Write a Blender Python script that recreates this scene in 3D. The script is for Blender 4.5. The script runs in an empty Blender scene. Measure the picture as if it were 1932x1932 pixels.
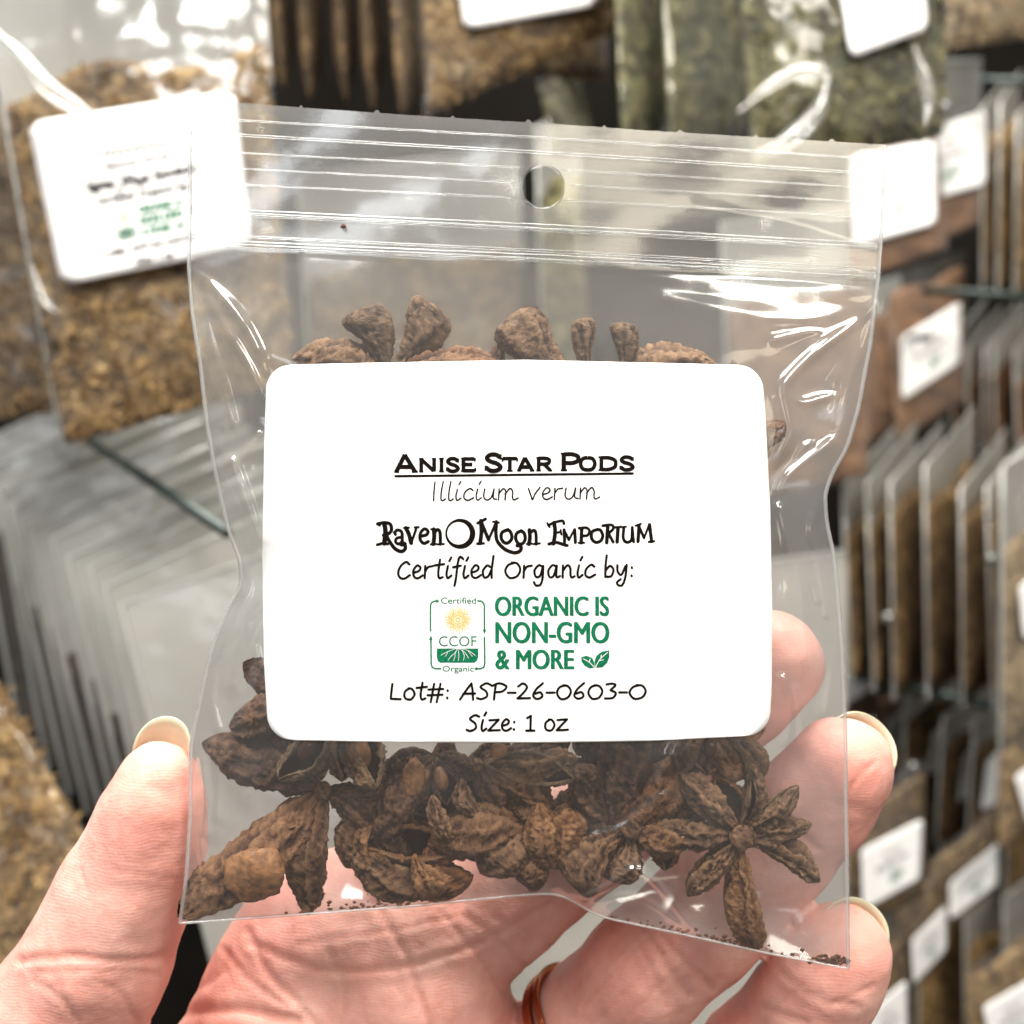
import bpy, math, random
import numpy as np
from mathutils import Vector, noise as mnoise
random.seed(7)
rng = np.random.default_rng(7)
S = bpy.context.scene
COL = S.collection
MM = 0.001
# ------------------------------------------------------------------ camera
D0 = 180.0                                   # mm from the lens to the bag
K = (75.0 / 180.0) / 966.0                   # tangent per picture unit (1932 units across)
cam_d = bpy.data.cameras.new("camera"); cam = bpy.data.objects.new("camera", cam_d); COL.objects.link(cam)
cam.location = (0, 0, 0); cam.rotation_euler = (math.radians(90), 0, 0)
cam_d.sensor_width = 36; cam_d.lens = 36 * 180 / 150.0
cam_d.clip_start = 0.01; cam_d.clip_end = 50
cam_d.dof.use_dof = True; cam_d.dof.focus_distance = 0.1765; cam_d.dof.aperture_fstop = 17.5
S.camera = cam
# ------------------------------------------------------------------ world and lamps (a shop lit by ceiling panels)
w = bpy.data.worlds.new("World"); S.world = w; w.use_nodes = True
def world_nodes():
    nt = w.node_tree; bg = nt.nodes["Background"]; bg.inputs[1].default_value = 0.33
    tc = nt.nodes.new('ShaderNodeTexCoord'); sp = nt.nodes.new('ShaderNodeSeparateXYZ'); mr = nt.nodes.new('ShaderNodeMapRange'); r = nt.nodes.new('ShaderNodeValToRGB')
    mr.inputs[1].default_value = -1; mr.inputs[2].default_value = 1
    nt.links.new(tc.outputs['Generated'], sp.inputs[0]); nt.links.new(sp.outputs[2], mr.inputs[0]); nt.links.new(mr.outputs[0], r.inputs[0])
    e = r.color_ramp.elements; e[0].position = .3; e[0].color = (.32, .29, .27, 1); e[1].position = .9; e[1].color = (1.2, 1.18, 1.15, 1); m_ = e.new(.52); m_.color = (.95, .92, .88, 1)
    nt.links.new(r.outputs[0], bg.inputs[0])
world_nodes()      # the shop round the camera: dim floor and shelves, pale ceiling
def lamp(name, loc, target, sx, sy, power, color):
    d = bpy.data.lights.new(name, 'AREA'); d.shape = 'RECTANGLE'; d.size = sx; d.size_y = sy; d.energy = power; d.color = color
    o = bpy.data.objects.new(name, d); COL.objects.link(o); o.location = loc
    o.rotation_euler = (Vector(target) - Vector(loc)).to_track_quat('-Z', 'Y').to_euler()
lamp("ceiling_panel_light", (-0.35, -0.45, 1.25), (0, 0.2, 0), 0.6, 0.5, 30, (1.0, 0.97, 0.93))
lamp("ceiling_panel_light", (0.75, -0.9, 1.3), (0, 0.25, 0), 0.6, 0.5, 24, (1.0, 0.93, 0.82))
lamp("ceiling_panel_light", (0.1, 0.35, 1.5), (0.05, 0.55, 0), 0.9, 0.5, 44, (1.0, 0.95, 0.87))
lamp("ceiling_panel_light", (1.5, -5.5, 1.5), (0, 0.2, 0), 2.4, 0.8, 30, (1.0, 0.88, 0.68))
lamp("ceiling_panel_light", (-1.7, -5.5, 1.6), (0, 0.2, 0), 2.0, 0.6, 20, (0.92, 0.95, 1.0))
S.view_settings.view_transform = 'Standard'; S.view_settings.look = 'None'
S.view_settings.exposure = 0.1; S.view_settings.gamma = 1.0; S.view_settings.use_curve_mapping = False
S.cycles.use_denoising = True
S.cycles.max_bounces = 10; S.cycles.transparent_max_bounces = 24; S.cycles.sample_clamp_indirect = 6
S.cycles.caustics_reflective = False; S.cycles.caustics_refractive = False

# ------------------------------------------------------------------ helpers
def P(u, v, Y):
    u = np.asarray(u, float); v = np.asarray(v, float); Y = np.asarray(Y, float) + 0 * u
    return np.stack([(u - 966) * K * Y, Y, (966 - v) * K * Y], -1)
def UV(p):
    return p[..., 0] / (K * p[..., 1]) + 966, 966 - p[..., 2] / (K * p[..., 1])
W = {}
def tag(o, label=None, cat=None, group=None, kind=None):
    if label: o['label'] = label
    if cat: o['category'] = cat
    if group: o['group'] = group
    if kind: o['kind'] = kind
    return o
def empty(name, loc, label, cat, group=None):
    o = bpy.data.objects.new(name, None); COL.objects.link(o); o.empty_display_size = 0.01
    o.location = Vector(loc) * MM; W[o.name] = np.array(loc, float)
    return tag(o, label, cat, group)
def obj(name, V, F, mat, parent=None, smooth=True, origin=None, attrs=None):
    V = np.asarray(V, float)
    if origin is None: origin = V.mean(0)
    origin = np.asarray(origin, float)
    me = bpy.data.meshes.new(name)
    me.from_pydata(((V - origin) * MM).tolist(), [], F if isinstance(F, list) else F.tolist())
    if attrs:
        for k, a in attrs.items():
            at = me.attributes.new(k, 'FLOAT', 'POINT'); at.data.foreach_set('value', np.asarray(a, np.float32))
    me.materials.append(mat)
    if smooth: me.polygons.foreach_set('use_smooth', [True] * len(me.polygons))
    me.update()
    o = bpy.data.objects.new(name, me); COL.objects.link(o)
    base = np.zeros(3)
    if parent is not None:
        o.parent = parent; base = W[parent.name]
    o.location = Vector((origin - base) * MM)
    W[o.name] = origin
    return o
def grid_faces(n, m, wrap=False, off=0):
    F = []
    mm = m if wrap else m - 1
    for i in range(n - 1):
        for j in range(mm):
            a = off + i * m + j; b = off + i * m + (j + 1) % m
            F.append((a, b, b + m, a + m))
    return F
def interp(xs, ys): return lambda x: np.interp(x, xs, ys)
def crom(pts, n=8):
    pts = [np.array(p, float) for p in pts]
    if len(pts) < 3: return np.array(pts)
    q = [2 * pts[0] - pts[1]] + pts + [2 * pts[-1] - pts[-2]]
    out = []
    for i in range(1, len(q) - 2):
        for k in range(n):
            t = k / n
            out.append(0.5 * ((2 * q[i]) + (-q[i-1] + q[i+1]) * t + (2*q[i-1] - 5*q[i] + 4*q[i+1] - q[i+2]) * t*t + (-q[i-1] + 3*q[i] - 3*q[i+1] + q[i+2]) * t**3))
    out.append(q[-2]); return np.array(out)
def tube(path, r, seg=8, caps=True):
    path = np.array(path, float); n = len(path); r = np.broadcast_to(np.asarray(r, float), (n,))
    T = np.gradient(path, axis=0); T /= np.linalg.norm(T, axis=1)[:, None] + 1e-12
    up = np.array([0.0, 0.0, 1.0]) if abs(T[0][2]) < .9 else np.array([1.0, 0, 0])
    V = []
    N = np.cross(T[0], up); N /= np.linalg.norm(N)
    for i in range(n):
        N = N - T[i] * N.dot(T[i]); N /= np.linalg.norm(N); B = np.cross(T[i], N)
        for k in range(seg):
            a = 2 * math.pi * k / seg
            V.append(path[i] + r[i] * (math.cos(a) * N + math.sin(a) * B))
    F = grid_faces(n, seg, True)
    if caps:
        F.append(tuple(range(seg))[::-1]); F.append(tuple(range((n-1)*seg, n*seg)))
    return np.array(V), F
def ball(c, r, n=10, m=14, sc=(1, 1, 1)):
    V = []
    for i in range(n + 1):
        for j in range(m):
            a = math.pi * i / n; b = 2 * math.pi * j / m
            V.append([c[0] + sc[0]*r*math.sin(a)*math.cos(b), c[1] + sc[1]*r*math.sin(a)*math.sin(b), c[2] + sc[2]*r*math.cos(a)])
    return np.array(V), grid_faces(n + 1, m, True)
def merge(parts):
    V = []; F = []; o = 0
    for v, f in parts:
        V.append(np.asarray(v)); F += [tuple(int(i) + o for i in q) for q in f]; o += len(v)
    return np.concatenate(V), F
def fbm(p, sc, octv=4, seed=0.0):
    return np.array([mnoise.fractal(Vector((a[0]*sc + seed, a[1]*sc - seed, a[2]*sc + 2*seed)), 0.6, 2.1, octv) for a in p])

# ------------------------------------------------------------------ materials
def mat(name):
    m = bpy.data.materials.new(name); m.use_nodes = True
    nt = m.node_tree; nt.nodes.clear()
    return m, nt, nt.nodes.new('ShaderNodeOutputMaterial')
def N(nt, t, **kw):
    n = nt.nodes.new(t)
    for k, v in kw.items():
        if k.startswith('_'): setattr(n, k[1:], v)
        elif k in n.inputs: n.inputs[k].default_value = v
    return n
def L(nt, a, b): nt.links.new(a, b)
def ramp(nt, fac, stops):
    r = nt.nodes.new('ShaderNodeValToRGB'); e = r.color_ramp.elements
    while len(e) < len(stops): e.new(0.5)
    for i, (p, c) in enumerate(stops): e[i].position = p; e[i].color = (*c, 1)
    L(nt, fac, r.inputs[0]); return r
def simple(name, color, rough=0.5, spec=0.5, metallic=0.0, nz=0.0, nscale=400, bump=0.0, dist=0.0002):
    m, nt, out = mat(name); b = N(nt, 'ShaderNodeBsdfPrincipled'); L(nt, b.outputs[0], out.inputs[0])
    b.inputs['Roughness'].default_value = rough; b.inputs['Metallic'].default_value = metallic
    b.inputs['Specular IOR Level'].default_value = spec
    tc = N(nt, 'ShaderNodeTexCoord'); no = N(nt, 'ShaderNodeTexNoise', Scale=nscale, Detail=4.0); L(nt, tc.outputs['Object'], no.inputs['Vector'])
    c = np.array(color)
    r = ramp(nt, no.outputs['Fac'], [(0.3, tuple(c * (1 - nz))), (0.7, tuple(np.minimum(c * (1 + nz), 1)))]); L(nt, r.outputs[0], b.inputs['Base Color'])
    if bump:
        bp = N(nt, 'ShaderNodeBump', Strength=bump, Distance=dist); L(nt, no.outputs['Fac'], bp.inputs['Height']); L(nt, bp.outputs[0], b.inputs['Normal'])
    return m
def film(name, haze=0.16, hcol=(0.86, 0.88, 0.9), rough=0.07, gl=1.0, nscale=60, nb=0.25, tint=(0.97, 0.98, 0.98), dist=0.0008):
    m, nt, out = mat(name)
    tc = N(nt, 'ShaderNodeTexCoord')
    no = N(nt, 'ShaderNodeTexNoise', Scale=nscale, Detail=2.0, Roughness=0.4); L(nt, tc.outputs['Object'], no.inputs['Vector'])
    bp = N(nt, 'ShaderNodeBump', Strength=nb, Distance=dist); L(nt, no.outputs['Fac'], bp.inputs['Height'])
    tr = N(nt, 'ShaderNodeBsdfTransparent'); tr.inputs[0].default_value = (*tint, 1)
    df = N(nt, 'ShaderNodeBsdfDiffuse'); df.inputs[0].default_value = (*hcol, 1)
    tl = N(nt, 'ShaderNodeBsdfTranslucent'); tl.inputs[0].default_value = (*hcol, 1)
    mh = N(nt, 'ShaderNodeMixShader'); mh.inputs[0].default_value = 0.45; L(nt, df.outputs[0], mh.inputs[1]); L(nt, tl.outputs[0], mh.inputs[2])
    n2 = N(nt, 'ShaderNodeTexNoise', Scale=nscale * 0.7, Detail=3.0); L(nt, tc.outputs['Object'], n2.inputs['Vector'])
    mr = N(nt, 'ShaderNodeMapRange'); mr.inputs[3].default_value = haze * 0.75; mr.inputs[4].default_value = haze * 1.25; L(nt, n2.outputs['Fac'], mr.inputs[0])
    m1 = N(nt, 'ShaderNodeMixShader'); L(nt, mr.outputs[0], m1.inputs[0]); L(nt, tr.outputs[0], m1.inputs[1]); L(nt, mh.outputs[0], m1.inputs[2])
    gb = N(nt, 'ShaderNodeBsdfGlossy', Roughness=rough); L(nt, bp.outputs[0], gb.inputs['Normal'])
    fr = N(nt, 'ShaderNodeFresnel', IOR=1.5); L(nt, bp.outputs[0], fr.inputs['Normal'])
    mu = N(nt, 'ShaderNodeMath', _operation='MULTIPLY'); mu.inputs[1].default_value = gl; mu.use_clamp = True; L(nt, fr.outputs[0], mu.inputs[0])
    mn = N(nt, 'ShaderNodeMath', _operation='MINIMUM'); mn.inputs[1].default_value = 0.13 * max(1, gl); L(nt, mu.outputs[0], mn.inputs[0]); mu = mn
    m2 = N(nt, 'ShaderNodeMixShader'); L(nt, mu.outputs[0], m2.inputs[0]); L(nt, m1.outputs[0], m2.inputs[1]); L(nt, gb.outputs[0], m2.inputs[2])
    L(nt, m2.outputs[0], out.inputs[0]); return m
def herb(name, cols, scale=110, rough=0.75):
    m, nt, out = mat(name); b = N(nt, 'ShaderNodeBsdfPrincipled', Roughness=rough); L(nt, b.outputs[0], out.inputs[0])
    tc = N(nt, 'ShaderNodeTexCoord')
    wp = N(nt, 'ShaderNodeTexNoise', Scale=scale * 0.6, Detail=2.0); L(nt, tc.outputs['Object'], wp.inputs['Vector'])
    mx = N(nt, 'ShaderNodeMixRGB'); mx.inputs[0].default_value = 0.03; L(nt, tc.outputs['Object'], mx.inputs[1]); L(nt, wp.outputs['Color'], mx.inputs[2])
    vo = N(nt, 'ShaderNodeTexVoronoi', Scale=scale * 2.2); L(nt, mx.outputs[0], vo.inputs['Vector'])
    no = N(nt, 'ShaderNodeTexNoise', Scale=scale, Detail=5.0, Roughness=0.7); L(nt, mx.outputs[0], no.inputs['Vector'])
    sp = N(nt, 'ShaderNodeSeparateColor'); L(nt, vo.outputs['Color'], sp.inputs[0])
    ad = N(nt, 'ShaderNodeMath', _operation='MULTIPLY_ADD'); ad.inputs[1].default_value = 0.45; L(nt, sp.outputs[0], ad.inputs[0])
    m5 = N(nt, 'ShaderNodeMath', _operation='MULTIPLY_ADD'); m5.inputs[1].default_value = 1.3; m5.inputs[2].default_value = -0.38; L(nt, no.outputs['Fac'], m5.inputs[0]); L(nt, m5.outputs[0], ad.inputs[2])
    r = ramp(nt, ad.outputs[0], [(0.15, cols[0]), (0.45, cols[1]), (0.75, cols[2]), (0.95, cols[3])]); L(nt, r.outputs[0], b.inputs['Base Color'])
    bp = N(nt, 'ShaderNodeBump', Strength=0.9, Distance=0.002); L(nt, ad.outputs[0], bp.inputs['Height']); L(nt, bp.outputs[0], b.inputs['Normal'])
    return m
M_herb_tan = herb("tan_herb", [(0.03, 0.016, 0.006), (0.17, 0.095, 0.03), (0.37, 0.24, 0.095), (0.6, 0.44, 0.24)])
M_herb_brown = herb("brown_herb", [(0.015, 0.008, 0.003), (0.09, 0.048, 0.014), (0.22, 0.13, 0.045), (0.42, 0.28, 0.13)])
M_herb_pale = herb("pale_herb", [(0.05, 0.032, 0.014), (0.22, 0.15, 0.075), (0.4, 0.29, 0.16), (0.6, 0.48, 0.3)])
M_herb_shaded = herb("shaded_herb", [(0.004, 0.002, 0.001), (0.018, 0.01, 0.004), (0.045, 0.026, 0.01), (0.1, 0.06, 0.03)])  # herb darkened: the dimness inside the left fan is put into its colour
M_herb_green = herb("green_herb", [(0.02, 0.02, 0.006), (0.085, 0.08, 0.028), (0.22, 0.2, 0.085), (0.44, 0.4, 0.24)], scale=90)
M_herb_rust = herb("rust_powder", [(0.09, 0.035, 0.012), (0.16, 0.075, 0.03), (0.24, 0.12, 0.055), (0.3, 0.17, 0.09)], scale=40)
M_film = film("bag_film", haze=0.05, hcol=(0.92, 0.91, 0.89), rough=0.125, gl=1.8, nscale=110, nb=0.25)
M_film_back = film("bag_film_rear", haze=0.23, hcol=(0.94, 0.91, 0.87), rough=0.12, gl=1.4)
M_seam = film("bag_seam", haze=0.3, hcol=(0.93, 0.93, 0.93), rough=0.12, gl=1.4)
M_rib = film("zip_plastic", haze=0.08, hcol=(0.94, 0.94, 0.94), rough=0.06, gl=1.5)
M_bgfilm = film("shop_bag_film", haze=0.05, hcol=(0.85, 0.84, 0.8), rough=0.13, gl=0.8, nscale=35, nb=0.8, dist=0.004)
M_header = film("clear_bag_header", haze=0.72, hcol=(0.60, 0.585, 0.54), rough=0.2, gl=1.2, nscale=25, nb=0.5, dist=0.004)
M_label = simple("white_label_paper", (0.93, 0.93, 0.93), rough=0.45, spec=0.3, nz=0.01)
M_ink = simple("black_ink", (0.008, 0.005, 0.004), rough=0.8, spec=0.05, nz=0.4, nscale=2500)
M_green_ink = simple("green_ink", (0.006, 0.16, 0.075), rough=0.7, spec=0.1, nz=0.35, nscale=3500)
M_yellow_ink = simple("yellow_ink", (0.85, 0.5, 0.1), rough=0.6, nz=0.15, nscale=3500)
M_wire = simple("dark_wire", (0.035, 0.05, 0.045), rough=0.35, metallic=0.4)
M_bead = simple("peg_tip", (0.25, 0.26, 0.25), rough=0.25, metallic=0.6)
M_back = simple("shade_black_wall", (0.006, 0.005, 0.004), rough=0.9, spec=0.05, nz=0.3, nscale=12)  # near-black wall: deep shade between the bags is put into its colour
M_copper = simple("copper", (0.55, 0.2, 0.1), rough=0.22, metallic=1.0, nz=0.15, nscale=300, bump=0.15)
M_nail = simple("fingernail_plate", (0.52, 0.49, 0.35), rough=0.35, nz=0.05, nscale=500)

def skin_mat():
    m, nt, out = mat("skin"); b = N(nt, 'ShaderNodeBsdfPrincipled', Roughness=0.42); L(nt, b.outputs[0], out.inputs[0])
    b.inputs['Specular IOR Level'].default_value = 0.35
    b.inputs['Subsurface Weight'].default_value = 0.35; b.inputs['Subsurface Radius'].default_value = (1.0, 0.35, 0.2); b.inputs['Subsurface Scale'].default_value = 0.0022
    tc = N(nt, 'ShaderNodeTexCoord')
    n1 = N(nt, 'ShaderNodeTexNoise', Scale=55.0, Detail=4.0, Roughness=0.6); L(nt, tc.outputs['Object'], n1.inputs['Vector'])
    r = ramp(nt, n1.outputs['Fac'], [(0.3, (0.79, 0.35, 0.29)), (0.5, (0.86, 0.45, 0.38)), (0.7, (0.90, 0.56, 0.48))])
    n3 = N(nt, 'ShaderNodeTexNoise', Scale=450.0, Detail=3.0); L(nt, tc.outputs['Object'], n3.inputs['Vector'])
    r3 = ramp(nt, n3.outputs['Fac'], [(0.35, (0.94, 0.88, 0.87)), (0.6, (1, 1, 1))])
    mm = N(nt, 'ShaderNodeMixRGB', _blend_type='MULTIPLY'); mm.inputs[0].default_value = 0.8; L(nt, r.outputs[0], mm.inputs[1]); L(nt, r3.outputs[0], mm.inputs[2])
    at = N(nt, 'ShaderNodeAttribute', _attribute_name='crease')
    mc = N(nt, 'ShaderNodeMixRGB'); mc.inputs[2].default_value = (0.60, 0.22, 0.14, 1); L(nt, mm.outputs[0], mc.inputs[1]); L(nt, at.outputs['Fac'], mc.inputs[0])
    ar = N(nt, 'ShaderNodeAttribute', _attribute_name='redness')
    mr2 = N(nt, 'ShaderNodeMixRGB'); mr2.inputs[2].default_value = (0.80, 0.31, 0.24, 1); L(nt, mc.outputs[0], mr2.inputs[1]); L(nt, ar.outputs['Fac'], mr2.inputs[0])
    L(nt, mr2.outputs[0], b.inputs['Base Color'])
    wv = N(nt, 'ShaderNodeTexWave', Scale=640.0, Distortion=26.0, Detail=2.0); wv.inputs['Detail Scale'].default_value = 0.16; wv.bands_direction = 'Z'; L(nt, tc.outputs['Object'], wv.inputs['Vector'])
    vo = N(nt, 'ShaderNodeTexVoronoi', Scale=900.0, _feature='DISTANCE_TO_EDGE'); L(nt, tc.outputs['Object'], vo.inputs['Vector'])
    n4 = N(nt, 'ShaderNodeTexNoise', Scale=240.0, Detail=5.0, Roughness=0.65); L(nt, tc.outputs['Object'], n4.inputs['Vector'])
    b1 = N(nt, 'ShaderNodeBump', Strength=0.12, Distance=0.0001); L(nt, wv.outputs['Fac'], b1.inputs['Height'])
    b2 = N(nt, 'ShaderNodeBump', Strength=0.3, Distance=0.0001); L(nt, vo.outputs['Distance'], b2.inputs['Height']); L(nt, b1.outputs[0], b2.inputs['Normal'])
    b3 = N(nt, 'ShaderNodeBump', Strength=0.5, Distance=0.0005); L(nt, n4.outputs['Fac'], b3.inputs['Height']); L(nt, b2.outputs[0], b3.inputs['Normal'])
    L(nt, b3.outputs[0], b.inputs['Normal']); return m
M_skin = skin_mat()
def pod_mat(name, dark, mid, light, rim):
    m, nt, out = mat(name); b = N(nt, 'ShaderNodeBsdfPrincipled', Roughness=0.62); L(nt, b.outputs[0], out.inputs[0])
    b.inputs['Specular IOR Level'].default_value = 0.5; b.inputs['Roughness'].default_value = 0.5
    tc = N(nt, 'ShaderNodeTexCoord')
    n1 = N(nt, 'ShaderNodeTexNoise', Scale=420.0, Detail=6.0, Roughness=0.65, Distortion=0.8); L(nt, tc.outputs['Object'], n1.inputs['Vector'])
    wr = N(nt, 'ShaderNodeAttribute', _attribute_name='wrinkle')
    ma = N(nt, 'ShaderNodeMath', _operation='MULTIPLY_ADD'); ma.inputs[1].default_value = 0.55; L(nt, wr.outputs['Fac'], ma.inputs[0])
    m5 = N(nt, 'ShaderNodeMath', _operation='MULTIPLY'); m5.inputs[1].default_value = 0.75; L(nt, n1.outputs['Fac'], m5.inputs[0]); L(nt, m5.outputs[0], ma.inputs[2])
    r = ramp(nt, ma.outputs[0], [(0.34, dark), (0.56, mid), (0.82, light)])
    at = N(nt, 'ShaderNodeAttribute', _attribute_name='rim'); mc = N(nt, 'ShaderNodeMixRGB'); mc.inputs[2].default_value = (*rim, 1)
    L(nt, at.outputs['Fac'], mc.inputs[0]); L(nt, r.outputs[0], mc.inputs[1])
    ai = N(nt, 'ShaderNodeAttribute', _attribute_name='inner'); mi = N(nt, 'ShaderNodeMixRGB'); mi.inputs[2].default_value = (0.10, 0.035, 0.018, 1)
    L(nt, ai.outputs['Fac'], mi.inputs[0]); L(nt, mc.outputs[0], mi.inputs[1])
    oi = N(nt, 'ShaderNodeObjectInfo'); hs = N(nt, 'ShaderNodeHueSaturation'); m1 = N(nt, 'ShaderNodeMapRange'); m1.inputs[3].default_value = .7; m1.inputs[4].default_value = 1.35
    L(nt, oi.outputs['Random'], m1.inputs[0]); L(nt, m1.outputs[0], hs.inputs['Value']); L(nt, mi.outputs[0], hs.inputs['Color']); L(nt, hs.outputs[0], b.inputs['Base Color'])
    n2 = N(nt, 'ShaderNodeTexNoise', Scale=1100.0, Detail=6.0, Roughness=0.7, Distortion=2.5); L(nt, tc.outputs['Object'], n2.inputs['Vector'])
    b0 = N(nt, 'ShaderNodeBump', Strength=1.0, Distance=0.0013); L(nt, n1.outputs['Fac'], b0.inputs['Height'])
    b1 = N(nt, 'ShaderNodeBump', Strength=0.9, Distance=0.0004); L(nt, n2.outputs['Fac'], b1.inputs['Height']); L(nt, b0.outputs[0], b1.inputs['Normal']); L(nt, b1.outputs[0], b.inputs['Normal'])
    return m
PM = {
 'brown': pod_mat("pod_brown", (0.03, 0.011, 0.006), (0.165, 0.069, 0.030), (0.34, 0.175, 0.085), (0.34, 0.20, 0.11)),
 'dark': pod_mat("pod_dark", (0.016, 0.006, 0.004), (0.088, 0.035, 0.018), (0.22, 0.108, 0.056), (0.28, 0.17, 0.10)),
 'tan': pod_mat("pod_tan", (0.035, 0.016, 0.008), (0.155, 0.078, 0.037), (0.33, 0.19, 0.1), (0.42, 0.28, 0.16)),
 'olive': pod_mat("pod_olive", (0.022, 0.010, 0.005), (0.135, 0.06, 0.028), (0.32, 0.175, 0.09), (0.24, 0.14, 0.07)),
 'gold': pod_mat("pod_gold", (0.10, 0.036, 0.012), (0.25, 0.105, 0.04), (0.44, 0.225, 0.1), (0.5, 0.33, 0.16)),
 'rust': pod_mat("pod_rust", (0.07, 0.02, 0.008), (0.18, 0.065, 0.025), (0.34, 0.15, 0.06), (0.4, 0.2, 0.09)),
}
M_seed = simple("seed_shell", (0.09, 0.03, 0.012), rough=0.12, nz=0.3)
M_seed_tan = simple("seed_tan", (0.33, 0.155, 0.065), rough=0.5, nz=0.5, nscale=700, bump=0.6, dist=0.0006)

# ------------------------------------------------------------------ wall behind the racks
def slab(name, x0, x1, y0, y1, z0, z1, m, **kw):
    V = [(x, y, z) for x in (x0, x1) for y in (y0, y1) for z in (z0, z1)]
    F = [(0,1,3,2),(4,6,7,5),(0,4,5,1),(2,3,7,6),(0,2,6,4),(1,5,7,3)]
    return tag(obj(name, V, F, m, None, False), **kw)
slab("wall", -900, 1200, 1010, 1030, -900, 900, M_back, kind='structure')

# ------------------------------------------------------------------ the bag's shape in picture units
Lx = interp([187,290,400,500,600,687,790,865,927,998,1060,1105,1147,1205,1267,1330,1384,1420,1537,1650,1742],
            [357,355,356,353,361,375,386,398,411,427,450,452,427,402,386,373,361,356,356,349,337])
Rx = interp([272,400,462,520,574,644,702,769,843,893,934,988,1050,1121,1238,1351,1615,1828],
            [1673,1669,1664,1660,1654,1646,1635,1623,1602,1573,1559,1563,1577,1584,1593,1597,1601,1603])
TOPc = interp([357,600,800,1030,1300,1500,1673],[187,205,219,233,251,263,273])
BOTc = interp([337,502,650,781,947,1019,1060,1094,1135,1286,1437,1603],[1742,1730,1719,1709,1692,1686,1687,1709,1730,1762,1796,1828])
ZIPv = lambda u: np.interp(u, [355, 1665], [470, 536])
def smoothify(f, k=14):
    def g(x):
        x = np.asarray(x, float); return sum(f(x + d) for d in np.linspace(-k, k, 7)) / 7
    return g
Lx, Rx, BOTs = smoothify(Lx), smoothify(Rx), smoothify(BOTc, 22)
creases = [ # (polyline, height mm, width units)
 ([(362,512),(400,540),(460,610),(505,700)],.9,9),([(370,520),(415,600),(465,680),(500,750)],.7,8),([(372,540),(395,640),(418,720),(440,800)],.5,8),
 ([(405,830),(436,868),(468,845),(490,820)],.8,8),([(436,868),(458,930),(492,1012)],1.1,10),([(398,850),(440,935),(486,1020)],.7,8),
 ([(497,1140),(440,1190),(398,1250)],.8,7),([(497,1165),(462,1240),(440,1290)],.7,7),([(383,1262),(398,1320),(412,1375)],.5,7),
 ([(400,700),(420,760),(418,800)],.5,12),
 ([(1652,574),(1619,607),(1565,644),(1519,682),(1482,723),(1478,744)],1.0,8),([(1652,578),(1631,653),(1607,711),(1594,760),(1586,810),(1573,831)],1.0,8),
 ([(1573,831),(1528,864),(1490,897),(1470,930),(1468,959)],1.0,8),([(1478,744),(1488,789),(1490,822),(1457,880)],.9,7),
 ([(1482,744),(1515,760),(1550,752),(1586,744)],.5,6),([(1580,748),(1572,790),(1580,826)],.6,7),([(1470,963),(1511,1050),(1544,1133)],.8,9),
 ([(1468,959),(1486,1026),(1510,1100),(1520,1238)],1.3,15),([(1500,870),(1520,842),(1560,838)],.5,7),
 ([(1063,1690),(1088,1700),(1147,1673),(1194,1642),(1236,1665),(1308,1754)],.9,7),([(1100,1709),(1180,1690),(1240,1712),(1290,1750)],.5,7),
 ([(380,1430),(388,1500),(384,1570)],.6,8),([(400,1400),(412,1460),(408,1540)],.4,7),([(372,1560),(385,1640)],.5,7),
 ([(366,600),(390,700),(398,800)],.7,7),([(380,470),(372,560),(384,640)],.5,6),([(455,1060),(470,1100),(452,1150),(430,1180)],.7,7),([(420,1180),(404,1260),(396,1330)],.5,6),([(470,1180),(488,1260),(470,1340)],.5,7),
 ([(1640,600),(1622,700),(1606,790)],.6,6),([(1550,940),(1530,1000),(1548,1080),(1560,1160)],.7,8),([(1575,1180),(1570,1260),(1560,1340)],.5,7),([(1460,640),(1530,625),(1600,640)],.35,9),([(1480,1280),(1492,1340),(1484,1400)],.7,7),
 ([(1316,392),(1480,420),(1650,460)],.5,14),([(360,482),(450,470),(560,476)],.5,10),([(1000,500),(1300,528),(1640,556)],.5,14),([(1250,560),(1500,600),(1640,580)],.35,18),
 ([(1240,1480),(1262,1440),(1275,1400)],.5,9),([(1250,1500),(1180,1560),(1120,1580)],.4,9),([(1500,1300),(1510,1350),(1516,1400)],.6,7),
]
def crease_h(u, v):
    h = np.zeros_like(u)
    for pl, A, w_ in creases:
        pts = crom(pl, 5); d = np.full(u.shape, 1e9)
        for a, b in zip(pts[:-1], pts[1:]):
            ab = b - a; t = np.clip(((u - a[0]) * ab[0] + (v - a[1]) * ab[1]) / (ab @ ab + 1e-9), 0, 1)
            d = np.minimum(d, np.hypot(u - a[0] - t * ab[0], v - a[1] - t * ab[1]))
        h = np.maximum(h, 1.35 * A * (0.7 * np.exp(-(d / w_) ** 2) + 0.55 * np.exp(-(d / (w_ * 4)) ** 2)))
    return h
def st(u, v):
    l, r = Lx(v), Rx(v); s = np.clip((u - l) / (r - l), 0, 1)
    z, b = ZIPv(u), BOTs(u); t = np.clip((v - z) / (b - z), 0, 1)
    return s, t
def wav(u, v):
    return (0.55*np.sin(u/61+v/140)+0.4*np.sin(u/37-v/55+1)+0.3*np.sin(v/29+u/90+2)+0.22*np.sin(u/19+v/23))
LAB = (500, 683, 1452, 1399)
def label_mask(u, v):  # 1 inside the label: the paper keeps the film flat there
    a = np.clip(np.minimum(u - (LAB[0] - 25), LAB[2] + 25 - u) / 40, 0, 1); b = np.clip(np.minimum(v - (LAB[1] - 25), LAB[3] + 25 - v) / 40, 0, 1)
    return np.minimum(a, b)
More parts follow.
